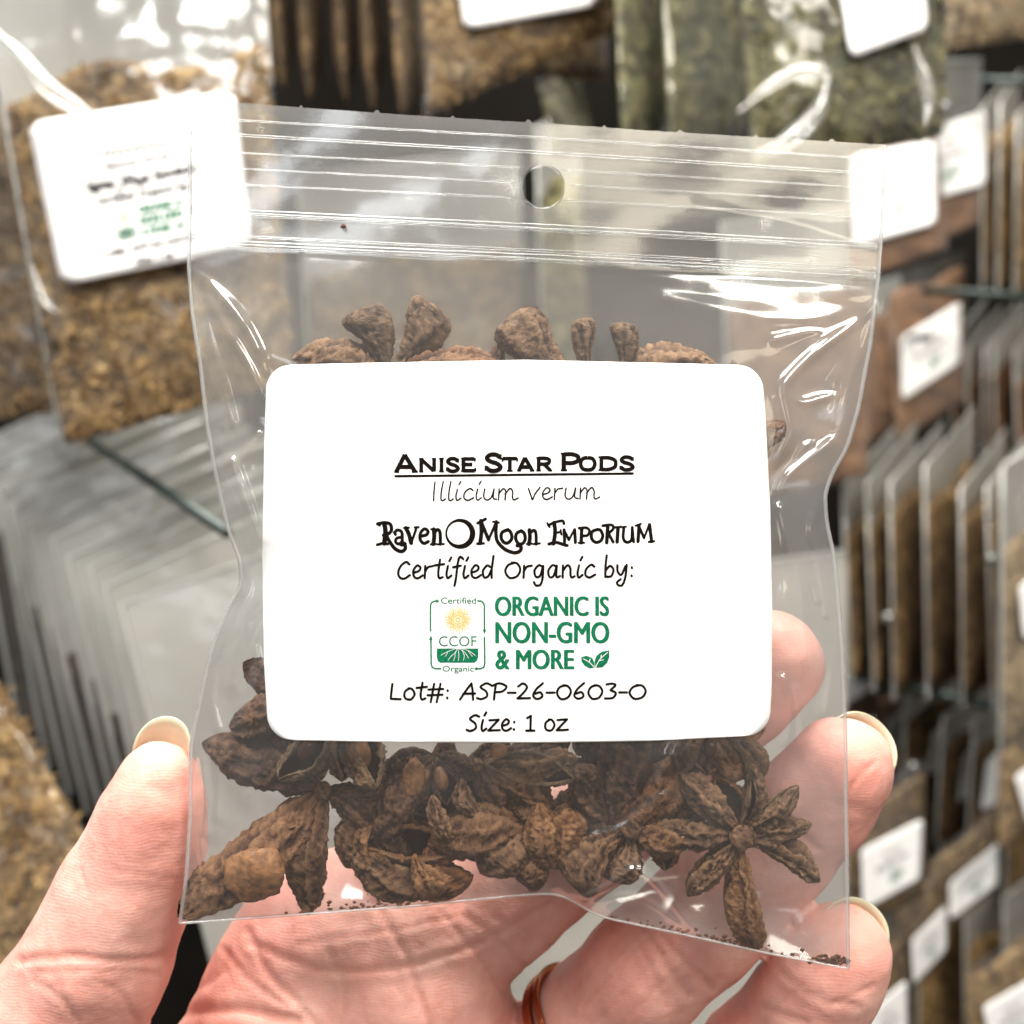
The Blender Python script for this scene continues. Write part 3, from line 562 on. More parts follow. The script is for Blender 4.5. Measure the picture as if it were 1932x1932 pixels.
# ------------------------------------------------------------------ star anise
def carpel_geo(base, tip, wd, hd, roll=180., opn=0.3, bend=0.0, beak=0.12, seed=1.0, blunt=0.0, wr=1.0, n=44, mo=40, mi=14):
    base = np.array(base, float); tip = np.array(tip, float); a = tip - base; Ln = np.linalg.norm(a); a /= Ln
    c = np.array([0, -1.0, 0]); c -= a * c.dot(a); c /= np.linalg.norm(c); b = np.cross(a, c)
    ro = math.radians(roll); b2 = b * math.cos(ro) + c * math.sin(ro); c2 = -b * math.sin(ro) + c * math.cos(ro)
    t = np.linspace(0.0, 1.0, n)
    tt = np.clip(t, 1e-4, 1 - 1e-4)
    e2 = .72 - .45 * blunt; e1 = .85 + .55 * blunt
    prof = tt ** e1 * (1 - tt) ** e2; pm = (e1 / (e1 + e2)); prof /= pm ** e1 * (1 - pm) ** e2
    Wt = wd * .46 * (prof * .92 + .14 * (1 - t) ** 2 + .02); Dt = hd * .42 * (prof * .9 + .2 * (1 - t) ** 2 + .03)
    V = []; rim = []; inner = []; phi = []; rs = random.Random(int(seed * 100)); hook_ = rs.choice((-1, 1)) * rs.uniform(.08, .3) * wd; bend = bend + rs.uniform(-.05, .05)
    for i in range(n):
        cen = base + a * Ln * t[i] + c2 * (beak * hd * (t[i] ** 3) * 1.4) + b2 * (bend * Ln * math.sin(math.pi * t[i]) + hook_ * (math.sin(math.pi * min(1, t[i] * 1.15)) * .6 - .0))
        g = opn * math.sin(math.pi * min(1, max(0, (t[i] - .08) / .9))) ** .7
        pmx = math.pi * (1 - .40 * g)
        for j in range(mo):
            ph = -pmx + 2 * pmx * j / (mo - 1); rr_ = 1 + .10 * math.exp(-((abs(ph) - pmx) / .22) ** 2)
            V.append(cen + b2 * Wt[i] * math.sin(ph) * rr_ - c2 * Dt[i] * math.cos(ph) * rr_)
            rim.append(math.exp(-((abs(ph) - pmx) / .2) ** 2)); inner.append(0); phi.append(ph)
        for j in range(mi):
            ph = pmx - 2 * pmx * j / (mi - 1); k = .80
            V.append(cen + b2 * (Wt[i] * k) * math.sin(ph) - c2 * (Dt[i] * k) * math.cos(ph))
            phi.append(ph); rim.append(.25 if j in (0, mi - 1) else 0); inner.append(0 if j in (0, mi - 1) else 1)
    V = np.array(V); m_ = mo + mi; F = grid_faces(n, m_, True)
    F.append(tuple(range(m_))[::-1]); F.append(tuple(range((n - 1) * m_, n * m_)))
    # wrinkles, run mostly along the carpel
    rel = V - base; la = rel @ a; q = np.stack([la * .33, rel @ b2, rel @ c2], 1) 
    wr1 = np.array([mnoise.noise(Vector((x * .75 + seed * 7.3, y * .75, z * .75 + seed))) for x, y, z in q])
    wr2 = np.array([mnoise.noise(Vector((x * 2.1 + seed * 3.3, y * 1.9 - seed, z * 1.9))) for x, y, z in q])
    wr3 = np.array([mnoise.noise(Vector((x * 4.6, y * 4.2 - seed, z * 4.2 + 9))) for x, y, z in q])
    ridge = 1 - 2 * np.abs(wr2)
    cenl = base + np.outer(la, a); nd = V - cenl; nl = np.linalg.norm(nd, axis=1)[:, None] + 1e-6
    inn = np.array(inner)
    ph_ = np.array(phi); fl = np.cos(5.5 * ph_ + 3.2 * wr1 + seed) ; fl2 = np.cos(11 * ph_ + 5 * wr1 + 2 * wr2)
    wr = wr * (1 - .3 * blunt) * 1.28
    amp = wr * (.42 * wr1 + .42 * (ridge - .5) + .34 * (.4 - 2 * np.abs(wr3)) + .26 * fl + .13 * fl2) * (wd / 7.0) ** .6 * .8
    amp = np.where(inn > 0, amp * .25, amp) * np.repeat(np.clip(np.minimum(t * 5, (1 - t) * 7 + .15), 0, 1), m_)
    V = V + nd / nl * amp[:, None]
    wrk = np.clip(.5 + .45 * (ridge - .45) + .4 * (.4 - 2 * np.abs(wr3)) + .2 * wr1 + .22 * fl + .14 * fl2, 0, 1)
    return V, F, dict(rim=rim, inner=inner, wrinkle=wrk), (base, a, Ln, b2, c2)
sd = [0]
def press(V):      # nothing pokes through the film: the front of each pod is flattened against it
    V = np.array(V); u, v = UV(V); f = Yf(u, v) + .3; x = V[:, 1] - f; k = .45
    y = f + np.where(x / k > 20, x, k * np.log1p(np.exp(np.minimum(x / k, 20))))
    b = Yb(u, v) - .3; y = np.maximum(np.minimum(y, b), f); return V * (y / V[:, 1])[:, None]
def star(label, center, carpels, m='brown', extra=0, scar=None, colors=None):
    """center (u,v,Y); carpels: dicts with tip (u,v,Y) etc."""
    center = (center[0], center[1], center[2] + .7); carpels = [dict(q, tip=(q['tip'][0], q['tip'][1], q['tip'][2] + .7)) for q in carpels]
    C = P(*center)
    root = empty("star_anise", C, label, "star anise", "star anise pods in the bag")
    for cp in carpels:
        sd[0] += 1
        tipw = P(*cp['tip']); d = tipw - C; ln = np.linalg.norm(d)
        b0 = P(*cp['base']) if 'base' in cp else C + d / ln * min(.9, ln * .08)
        V, F, at, fr = carpel_geo(b0, tipw, cp.get('w', 6), cp.get('h', cp.get('w', 6) * .9), cp.get('roll', 180), cp.get('open', .3), cp.get('bend', 0), cp.get('beak', .12), sd[0] * 1.37, cp.get('blunt', 0), cp.get('wr', 1))
        V = press(V); co = obj("carpel", V, F, PM[cp.get('m', m)], root, True, attrs=at)
        if cp.get('seed'):
            base, a, Ln, b2, c2 = fr; p0 = base + a * Ln * .45 + c2 * cp.get('h', 6) * .12
            V, F = ball((0, 0, 0), 1, 10, 14); r = cp.get('w', 6) * .3
            V = p0 + np.outer(V[:, 0] * r * 1.35, a) + np.outer(V[:, 1] * r * .8, b2) + np.outer(V[:, 2] * r * .95, c2)
            V = press(V); obj("seed", V, F, M_seed if cp['seed'] == 1 else M_seed_tan, co)
    if scar:
        V, F = ball(C + np.array([0, -scar * .5 - .8, 0]), scar, 12, 16, (1, .6, 1)); V = V + .35 * scar * fbm(V, .9, 4, 3.1)[:, None] * (V - C) / 3
        obj("stem_scar", V, F, PM['tan' if scar < 1.5 else 'olive'], root, True, attrs=dict(rim=np.zeros(len(V)), inner=np.zeros(len(V)), wrinkle=np.clip(.5 + fbm(V, 2, 3, 1), 0, 1)))
    return root
c = lambda tip, w=6, **k: dict(tip=tip, w=w, **k)
star("star anise with four round lobes above the label's top left", (738,712,181), [
 c((552,664,179.5),8.8,h=8,roll=110,open=.1,beak=.1), c((682,580,178.8),7.4,h=6,roll=170,open=0,blunt=1,base=(728,700,181)), c((828,580,179),8.5,h=7,roll=150,open=0,blunt=1,beak=.2,base=(738,705,181)), c((940,672,179),8,roll=-110,open=0,m='brown'),
 c((925,770,182),6), c((810,870,182),6), c((670,860,182),6), c((560,770,182),6)], 'tan', scar=1.2)
star("star anise with two narrow upright lobes above the label's middle", (1140,722,181), [
 c((966,590,180),9.5,h=7,roll=150,open=.1,blunt=1,base=(1080,730,181)), c((1099,600,178.8),4.0,h=5,roll=180,open=0,blunt=1,base=(1118,720,181)), c((1179,608,178.8),4.6,h=5,roll=180,open=0,blunt=1,base=(1168,720,181)), c((1349,672,179.5),7.6,roll=-120,open=0,bend=.12),
 c((1330,780,182),6), c((1200,880,182),6), c((1050,860,182),6), c((960,780,182),6)], 'tan', scar=1.2)
star("mostly hidden star anise with tip between the two upper pods", (880,800,184), [c((955,650,181),4.4,roll=90), c((740,720,185),5), c((800,950,185),6), c((960,900,185),6)], 'dark')
star("star anise poking out right of the label under the crumpled film", (1380,880,183), [c((1480,800,178.5),5.5,h=7,roll=180), c((1384,678,182),4), c((1300,980,184),6), c((1250,860,185),6)], 'dark')
star("pointed pod lobe with open slit at the label's lower left corner", (600,1335,182.5), [
 c((431,1354,180),8.2,h=8,roll=72,open=.55,m='dark',seed=1), c((455,1250,184),6), c((650,1240,184),6), c((500,1440,183.5),6.5,m='dark'), c((740,1330,184),6)], 'dark')
star("big star anise in the bag's lower left corner with pale stem scar", (612,1487,181), [
 c((378,1404,180.5),7.4,h=6,roll=180,open=.1,m='dark'), c((336,1731,180.3),9.8,h=6.6,roll=150,open=.15,beak=0,m='brown'), c((580,1731,180),6.8,h=6,roll=185,open=.1,m='brown'),
 c((722,1576,180.6),5.4,roll=170,m='dark'), c((735,1500,181),4.6,roll=180,m='dark')], 'brown', scar=1.3)
star("large tan seed lying on the bottom left pod", (480,1650,178.4), [], scar=None) if False else None
star("pod with three slit lobes pointing down below the label's left", (640,1350,179.2), [
 c((532,1476,177.6),5.8,h=7,roll=-22,open=.8,m='tan',seed=1), c((640,1474,178.2),4.2,h=6,roll=30,open=.5,m='brown'), c((700,1494,176.6),7.0,h=6,roll=52,open=.5,m='tan',seed=2)], 'brown')
star("dark purplish star anise with orange seeds below the label centre", (822,1420,180.2), [
 c((706,1590,178.4),6.2,h=7,roll=175,open=.2,m='dark'), c((762,1510,178.2),4.2,roll=20,open=.7,seed=2,m='dark'), c((845,1520,178.4),4.6,roll=0,open=.7,seed=2,m='dark'), c((900,1470,178.6),4.4,roll=140,m='dark'),c((716,1470,181.5),5,m='dark'),c((790,1560,182.5),7,m='dark')], 'dark')
star("thin grey-green curled pod piece lying below the label centre", (812,1492,176.8), [c((847,1594,176.4),2.9,h=3,roll=150,open=.1,wr=1.3)], 'olive')
star("second grey curled pod piece right of the thin one", (868,1462,176.8), [c((905,1548,177.2),3.1,h=3,roll=170,open=.1,bend=-.12,wr=1.3)], 'olive')
star("star anise with long open lobes pointing right below the label", (900,1440,179.6), [
 c((1090,1440,177.6),5.4,h=6,roll=150,open=.2,m='olive'), c((1086,1468,178.0),5.4,h=7,roll=8,open=.9,m='tan'), c((1040,1530,179),5.6,roll=170,m='brown'), c((1080,1400,181),5.5,roll=170,m='olive'),c((950,1540,180.6),6,m='dark')], 'olive', scar=1.0)
star("broad wrinkled brown pod in the middle of the bag's bottom", (1000,1560,179.6), [
 c((812,1580,177.8),8.2,h=7,roll=165,open=.15,m='brown'), c((905,1650,178.6),7.2,h=6,roll=175,open=.1,m='olive'), c((978,1500,180.5),6,roll=180,m='brown'), c((880,1530,179.5),5,roll=180,m='olive')], 'brown')
star("greenish pod tip with reddish shell at the bag's bottom", (650,1592,180.8), [
 c((822,1688,179.8),6.8,h=6,roll=180,open=.1,m='olive'), c((890,1600,180.6),7,m='rust',roll=10,open=.6), c((740,1600,182),6,m='dark')], 'olive')
star("bright orange-brown broken seed chunk near the bottom edge", (776,1606,178), [c((830,1690,177.8),5.6,h=4.5,roll=180,open=0,blunt=1,wr=1.5)], 'gold')
star("reddish pod shell behind the bright orange chunk", (800,1590,180.2), [c((868,1690,179.6),8.4,h=5,roll=175,open=.05,blunt=.5), c((890,1600,180),6,roll=180)], 'rust')
star("golden two-lobed pod standing tip up at the bottom centre", (1040,1648,179), [
 c((1020,1514,177.6),5.0,h=6,roll=160,open=.1,m='gold'), c((1082,1528,178.8),6.6,h=6,roll=185,open=.1,m='gold',blunt=.7), c((968,1610,180.4),6,m='brown'), c((975,1652,180),4.4,m='brown')], 'gold')
star("rounded dark lump pod above the folded bottom corner of film", (1190,1560,179.2), [
 c((1078,1672,178),8.6,h=8,roll=180,open=.05,blunt=1,m='olive'), c((1165,1668,179),6.4,h=6,roll=180,blunt=.8,m='olive'), c((1296,1608,178.4),6.4,h=6,roll=125,open=.1,m='gold',bend=.14), c((1090,1570,181),6.5,m='dark')], 'olive', scar=1.6)
star("large dark pod with tan ridge hanging from behind the label", (1150,1562,178.8), [
 c((1214,1352,177.4),9.6,h=8,roll=140,open=.1,m='dark',blunt=.5), c((1300,1430,179.6),7.4,h=6,roll=180,m='rust'), c((1090,1440,180.4),6,m='dark')], 'dark')
star("complete eight-armed star anise lying at the bag's lower right", (1398,1575,178.0), [
 c((1511,1488,177.6),3.3,h=4.5,roll=60,open=.1,wr=1.4,bend=.06), c((1534,1562,177.8),3.3,h=4.5,roll=140,open=.1,wr=1.5,bend=-.05), c((1552,1664,178.4),4.5,h=5,roll=200,open=.1,wr=1.3,bend=.06), c((1417,1795,179.2),5.8,h=5.5,roll=150,open=.2,m='gold',blunt=.6,wr=1.3),
 c((1296,1694,178.8),3.8,h=5,roll=170,open=.1,wr=1.4,bend=-.07), c((1230,1560,177.8),4.2,h=5,roll=190,open=.1,wr=1.3), c((1285,1450,177.8),4.3,h=5,roll=120,open=.1,wr=1.3,bend=.05), c((1422,1438,177.8),3.6,h=5,roll=20,open=.15,wr=1.4), c((1350,1460,179.6),5.5,m='rust',roll=0,open=.7)], 'olive', scar=1.9)
star("brown pod with dark red gap at the label's lower right corner", (1345,1350,180), [
 c((1275,1480,178.8),5.4,roll=170,m='tan'), c((1330,1462,179.6),5,roll=5,open=.9,seed=1,m='rust'), c((1388,1478,178.8),6.4,roll=180,blunt=.8,m='brown'), c((1440,1470,178.4),5.4,roll=180,blunt=.6,m='tan'), c((1446,1380,179.6),6,m='brown')], 'brown')
star("dark star anise buried at the back behind the bottom pods", (880,1500,184), [c((760,1450,184),6.5), c((800,1600,184),6.5), c((900,1630,184),6.5), c((1010,1590,184),6.5), c((1030,1480,184),6.5), c((960,1400,184),6.5), c((830,1400,184),6.5)], 'dark')
star("dark star anise buried behind the label's lower edge at right", (1190,1440,184), [c((1080,1400,184),6.5), c((1070,1480,184),6.5), c((1150,1530,184),6.5), c((1240,1540,184),6.5), c((1320,1460,184),6.5), c((1290,1370,184),6.5)], 'dark')
star("dark star anise at the back behind the label's lower left edge", (560,1400,184.5), [c((470,1440,184.5),6.5), c((600,1480,184.5),6.5), c((680,1430,184.5),6.5), c((660,1330,184.5),6.5), c((480,1330,184.5),6.5)], 'dark')
star("reddish-brown star anise filling the gap right of the corner pod", (716,1520,181.6), [c((650,1640,181),6.4,roll=175), c((700,1650,180.6),6.2,roll=20,open=.5,m='rust'), c((762,1630,181),6.2,roll=180,m='dark'), c((640,1540,181.6),5,roll=170), c((780,1540,181.6),5,roll=180), c((730,1440,181.6),6)], 'brown')
star("dark brown star anise behind the golden two-lobed pod", (1030,1540,182), [c((940,1600,181.6),6.2,roll=175), c((1000,1650,181.6),6,roll=180), c((1090,1650,181.6),6,roll=160,m='rust'), c((1110,1500,181.8),6), c((1000,1450,181.8),6), c((930,1510,181.8),6)], 'brown')
star("brown star anise between the dark pod and the eight-armed star", (1262,1520,182), [c((1190,1600,181.6),6,roll=175), c((1250,1640,181.4),5.6,roll=15,open=.5,m='rust'), c((1330,1560,182),5.6,roll=180), c((1330,1470,182),6,roll=170), c((1240,1430,182),6), c((1180,1500,182),6)], 'brown')
# loose tan seeds lying on the pods
def loose_seed(label, u, v, Y, a, b, dep, ang_, m):
    V, F = ball((0, 0, 0), 1, 20, 28); q = V * (1 + .16 * fbm(V, 1.7, 4, u)[:, None])
    ca, sa = math.cos(ang_), math.sin(ang_); x = q[:, 0] * a; z = q[:, 2] * b
    V = P(u, v, Y) + np.stack([x * ca - z * sa, q[:, 1] * dep, x * sa + z * ca], 1)
    tag(obj("seed", press(V), F, m), label, "seed")
loose_seed("large rough tan seed on the bag's lower left pod", 480, 1648, 177.6, 4.6, 3.7, 1.8, .35, M_seed_tan)
loose_seed("small pale cut seed just under the label's bottom edge", 940, 1417, 175.6, 1.25, 1.05, .6, 0, M_seed_tan)
loose_seed("orange seed between dark lobes left below the label centre", 779, 1470, 178.2, 1.7, 3.0, 1.2, -.2, M_seed_tan)
# crumbs along the bottom seam and specks on the film
def crumbs():
    parts = []
    def bit(u, v, Y, r):
        V, F = ball((0, 0, 0), 1, 4, 6); V = V * rng.uniform(.5, 1.4, V.shape) * r * np.array([1.3, .6, .8]); parts.append((P(u, v, Y) + V, F))
    for _ in range(150):
        u = rng.choice([rng.uniform(560, 760), rng.uniform(1140, 1600), rng.normal(1570, 18), rng.normal(1300, 60), rng.normal(1420, 30), rng.normal(650, 50)]); u = min(max(u, 345), 1597)
        v = BOTs(u) - abs(rng.exponential(4.5)) - 4; bit(u, v, 179.9, rng.uniform(.08, .34))
    for _ in range(36):
        bit(rng.normal(1568, 16), BOTs(1568) - abs(rng.normal(0, 6)) - 6, 180, rng.uniform(.15, .4))
    for _ in range(190):
        u = rng.uniform(380, 1620); v = rng.choice([rng.normal(500, 40), rng.normal(600, 60), rng.normal(425, 15)])
        if v < 385: continue
        bit(u, v, float(Yf(u, v)) + .12, rng.choice([.035, .05, .08], p=[.6, .3, .1]))
    for _ in range(90):
        u = rng.uniform(380, 1580); v = rng.uniform(1410, 1690); bit(u, v, float(Yf(u, v)) + .15, rng.uniform(.03, .07))
    bit(648, 427, 179.2, .4)
    V, F = merge(parts)
    tag(obj("anise_crumbs", V, F, simple("crumb_brown", (0.15, 0.055, 0.025), rough=.8, nz=.4)), "tiny brown anise crumbs along the bag's bottom and film", "crumbs", kind='stuff')
crumbs()

# ------------------------------------------------------------------ the hand
UM = lambda Y: K * Y
hand_ch = [  # chains of (u, v, Y, radius mm)
 [(300,1462,186,5.6),(294,1510,186.5,6.9),(276,1590,188,8.3),(232,1690,190,9.6),(190,1800,192,11.0),(110,1935,196,12.8),(60,2120,202,15),(120,2350,212,18),(330,2560,222,22)],
 [(600,1760,206,12.5),(560,1880,207,15.5),(500,2060,210,18),(430,2300,216,20),(400,2560,222,22)],
 [(600,1760,206,12.5),(740,1745,207,14.0),(850,1745,207,12.5)],
 [(760,1850,208,17),(760,2050,212,19),(700,2300,218,21)],
 [(800,1850,208,13),(830,2060,212,17.5),(900,2300,218,21),(760,2600,224,23)],
 [(1075,2030,211,13),(1160,2240,216,17),(1060,2500,222,20)],
 [(400,2560,222,22),(760,2620,226,24),(1060,2520,224,19)],
 [(420,2700,226,24),(700,2900,232,25),(650,3200,240,25)], [(900,2750,230,22),(820,3000,236,23),(780,3200,240,23)],
 # index
 [(790,1810,208,13.2),(960,1690,206,10.7),(1115,1560,202,9.9),(1288,1412,200,9.0),(1396,1308,198,8.6),(1460,1250,197,8.4)],
 # middle
 [(1010,2030,211,11.5),(1105,1935,207,10.2),(1215,1835,201,10.4),(1330,1735,200,10.2),(1462,1597,198.5,9.4),(1543,1508,195,8.9),(1588,1452,191.8,8.4)],
 # ring
 [(1200,2260,216,12),(1330,2120,210,10.5),(1430,2010,203,10.2),(1525,1895,197,9.4),(1560,1840,194.5,8.7),(1588,1798,193,7.9)],
 # little
 [(1300,2480,222,12),(1450,2330,214,9.5),(1560,2220,206,8.5),(1640,2120,200,7.6)],
]
segs = []; grp = []
for gi, ch in enumerate(hand_ch):
    pts = [np.append(P(q[0], q[1], q[2]), q[3]) for q in ch]
    for a, b in zip(pts[:-1], pts[1:]): segs.append((a, b)); grp.append(max(0, gi - 8))
def sdf(p, grad=False, k=3.2):
    ds = []
    for a, b in segs:
        ab = b[:3] - a[:3]; t = np.clip(((p - a[:3]) @ ab) / (ab @ ab), 0, 1)
        q = a[:3] + t[:, None] * ab; ds.append(np.linalg.norm(p - q, axis=1) - (a[3] + t * (b[3] - a[3])))
    ds = np.array(ds); ga = np.array(grp)
    def sm(d, k1):
        m_ = d.min(0); return m_ - k1 * np.log(np.exp(-(d - m_) / k1).sum(0)) + k1 * .35
    return sm(np.array([sm(ds[ga == q], 1.8 if q == 0 else .7) for q in range(ga.max() + 1)]), .22)
def build_hand():
    parts = []
    for a, b in segs:
        n = 10; path = []; rad = []
        ax = (b[:3] - a[:3]); ln = np.linalg.norm(ax); ax = ax / ln
        for t in np.linspace(-1, 0, 7)[:-1]: path.append(a[:3] + ax * a[3] * t * .995); rad.append(a[3] * math.sqrt(max(.01, 1 - (t * .995) ** 2)))
        for t in np.linspace(0, 1, 5): path.append(a[:3] + ax * ln * t); rad.append(a[3] + t * (b[3] - a[3]))
        for t in np.linspace(0, 1, 7)[1:]: path.append(b[:3] + ax * b[3] * t * .995); rad.append(b[3] * math.sqrt(max(.01, 1 - (t * .995) ** 2)))
        parts.append(tube(path, rad, 24))
    V, F = merge(parts)
    me = bpy.data.meshes.new("tmp"); me.from_pydata((V * MM).tolist(), [], F)
    ob = bpy.data.objects.new("tmp", me); COL.objects.link(ob)
    md = ob.modifiers.new("r", 'REMESH'); md.mode = 'VOXEL'; md.voxel_size = 0.00062
    dg = bpy.context.evaluated_depsgraph_get(); me2 = bpy.data.meshes.new_from_object(ob.evaluated_get(dg))
    nv = len(me2.vertices); V = np.empty(nv * 3); me2.vertices.foreach_get('co', V); V = V.reshape(-1, 3) / MM
    F = [tuple(p.vertices) for p in me2.polygons]
    bpy.data.objects.remove(ob); bpy.data.meshes.remove(me); bpy.data.meshes.remove(me2)
    def grad(p):
        e = .15; g = np.stack([sdf(p + d) - sdf(p - d) for d in np.eye(3) * e], 1); return g / (np.linalg.norm(g, axis=1)[:, None] + 1e-9)
    for _ in range(3):
        V = V - (sdf(V))[:, None] * grad(V)
    # relax the voxel stepping, keep the surface
    E = np.array([(f[i], f[(i + 1) % len(f)]) for f in F for i in range(len(f))])
    for _ in range(4):
        acc = np.zeros_like(V); cnt = np.zeros(nv); np.add.at(acc, E[:, 0], V[E[:, 1]]); np.add.at(cnt, E[:, 0], 1); np.add.at(acc, E[:, 1], V[E[:, 0]]); np.add.at(cnt, E[:, 1], 1)
        V = acc / cnt[:, None]
    g = grad(V); V = V - (sdf(V))[:, None] * g
    u, v = UV(V); front = np.clip(-g[:, 1] * 1.4 + .2, 0, 1)
    cre = np.zeros(nv); dep = np.zeros(nv)
    CR = [ # (polyline, depth mm, width units, colour)
     ([(40,1812),(120,1806),(220,1812),(330,1806)],.5,7,.5),([(60,1836),(180,1830),(300,1836)],.25,5,.3),([(150,1640),(170,1700),(190,1760)],.22,3.5,.25),([(215,1640),(240,1650),(330,1655)],.2,4,.2),
     ([(225,1560),(232,1610),(245,1660)],.12,3,.15),([(60,1850),(110,1880),(150,1932)],.3,5,.3),([(110,1850),(130,1900),(140,1950)],.25,5,.25),([(180,1850),(230,1880),(260,1932)],.25,5,.25),
     ([(290,1925),(420,1905),(560,1925)],.7,9,.45),([(330,1880),(400,1850),(430,1800)],.4,7,.3),([(470,1760),(500,1830),(560,1890),(600,1940)],.4,6,.3),([(420,1790),(470,1850),(540,1900)],.3,5,.25),
     ([(470,1780),(620,1830),(760,1822),(900,1780),(1040,1700)],.4,6,.35),([(700,1700),(760,1790),(800,1900),(820,1960)],.4,6,.4),([(880,1730),(960,1790),(1010,1850)],.35,5,.35),
     ([(830,1720),(900,1800),(950,1880)],.3,4,.3),([(620,1790),(650,1860),(640,1940)],.25,5,.25),([(560,1780),(720,1760),(860,1730)],.2,4,.2),([(930,1730),(1000,1760),(1060,1800)],.2,4,.2),
     ([(1200,1733),(1240,1790),(1262,1830),(1300,1880)],.45,6,.4),([(1228,1740),(1280,1800),(1345,1868)],.35,5,.35),([(1190,1750),(1230,1830),(1260,1900)],.2,4,.2),([(1100,1900),(1170,1820),(1230,1760)],.25,4,.3),([(1130,1925),(1200,1850),(1262,1790)],.2,4,.25),
     ([(1160,1940),(1230,1870),(1290,1820)],.2,4,.25),([(1080,1870),(1140,1800),(1190,1750)],.15,4,.2),
     ([(1600,1495),(1625,1460),(1650,1440)],.3,4,.25),([(1540,1600),(1500,1560),(1470,1500)],.4,6,.3),
     ([(1470,1830),(1540,1880),(1620,1900)],.3,6,.3),([(1440,1900),(1520,1930)],.3,6,.3),([(1560,1900),(1600,1880),(1650,1860)],.25,4,.25),([(1400,1960),(1480,1890),(1520,1850)],.2,5,.2),
    ]
    for pl, A, w_, col in CR:
        pts = crom(pl, 6); pts = pts + rng.normal(0, 1.2, pts.shape)
        d = np.full(nv, 1e9)
        for a, b in zip(pts[:-1], pts[1:]):
            ab = b - a; t = np.clip(((u - a[0]) * ab[0] + (v - a[1]) * ab[1]) / (ab @ ab + 1e-9), 0, 1)
            d = np.minimum(d, np.hypot(u - a[0] - t * ab[0], v - a[1] - t * ab[1]))
        e = np.exp(-(d / w_) ** 2) - .35 * np.exp(-((d - 2.4 * w_) / (1.6 * w_)) ** 2)
        dep += .7 * A * e * front; cre = np.maximum(cre, .55 * col * np.exp(-(d / (w_ * .9)) ** 2) * front)
    # soft unevenness of the flesh
    lump = np.array([mnoise.noise(Vector(p * .11)) * .55 + mnoise.noise(Vector(p * .3)) * .18 + mnoise.noise(Vector(p * .8)) * .06 for p in V])
    V = V - g * (dep - lump)[:, None]
    red = np.zeros(nv)
    for cu_, cv_, r_, am in ((295,1470,70,.55),(1600,1440,90,.5),(1610,1780,90,.5),(1470,1240,90,.5),(860,1740,90,.35),(300,1850,150,.25),(1240,1760,120,.25)):
        red = np.maximum(red, am * np.exp(-((u - cu_) ** 2 + (v - cv_) ** 2) / r_ ** 2))
    hand = obj("hand", V, F, M_skin, None, True, origin=P(640, 2600, 222), attrs=dict(crease=cre, redness=red))
    return tag(hand, "open hand with cupped palm holding the bag from below, thumb at left", "hand")
hand = build_hand()
def nail(tipc, direction, r, length, over, back, name="fingernail"):
    """curved plate on the back of a fingertip, its free edge standing past the flesh"""
    tipc = np.array(tipc, float); a = np.array(direction, float); a /= np.linalg.norm(a)
    bk = np.array(back, float); bk -= a * bk.dot(a); bk /= np.linalg.norm(bk); sdv = np.cross(a, bk)
    V = []; n, m_ = 16, 22
    for side in (0, 1):
        for i in range(n):
            for j in range(m_):
                s_ = -1 + 2 * j / (m_ - 1); tl = i / (n - 1)
                endl = (r + over) * (1 - .0 * s_ ** 2) 
                edge = math.sqrt(max(0, 1 - (s_ * .96) ** 2))
                y = -length + tl * (length + r * .35 + (over + r * .65) * edge)
                th = s_ * 1.05; rr_ = (r * .90 + .2 - side * .4) * (1 - .06 * tl)
                V.append(tipc + a * y + sdv * math.sin(th) * rr_ * 1.0 + bk * (math.cos(th) * rr_ - .5 * tl * r * .9))
    F = grid_faces(n, m_) + [tuple(i + n * m_ for i in f[::-1]) for f in grid_faces(n, m_)]
    rim_ = [j for j in range(m_)] + [i * m_ + m_ - 1 for i in range(1, n)] + [(n - 1) * m_ + j for j in range(m_ - 2, -1, -1)] + [i * m_ for i in range(n - 2, 0, -1)]
    F += [(rim_[i], rim_[i - 1], rim_[i - 1] + n * m_, rim_[i] + n * m_) for i in range(len(rim_))]
    obj(name, V, F, M_nail, hand)
nail(P(300,1462,186), P(300,1462,186) - P(290,1540,187), 5.9, 8, 2.6, (0, 1, 0))
nail(P(1588,1452,191.8), P(1588,1452,191.8) - P(1510,1538,194), 8.2, 8, .9, (.25, 1, .16))
nail(P(1588,1798,193), P(1588,1798,193) - P(1545,1870,195.5), 7.5, 8, 1.0, (.25, 1, .12))
nail(P(1462,1252,197), P(1462,1252,197) - P(1390,1322,198.5), 7.6, 8, .0, (.1, 1, .05))
# copper ring of three coils round the middle finger
def ring():
    cen = P(1100, 1940, 207); ax = P(1215, 1835, 201) - P(1105, 1935, 207); ax /= np.linalg.norm(ax)
    e1 = np.cross(ax, (0, 1, 0)); e1 /= np.linalg.norm(e1); e2 = np.cross(ax, e1)
    root = empty("ring", cen, "copper ring of thin wound bands around the middle finger's base", "ring")
    for k, (off, tilt, r) in enumerate([(-2.6, .10, .6), (-1.3, -.05, .55), (-.1, .07, .55), (1.2, -.03, .62)]):
        a_ = np.linspace(0, 2 * math.pi, 65); R = 10.9
        path = cen + np.outer(np.cos(a_) * R, e1) + np.outer(np.sin(a_) * R, e2) + np.outer(off + tilt * R * np.cos(a_ + k), ax)
        obj("ring_band", *tube(path, r, 14, False), M_copper, root)
ring()

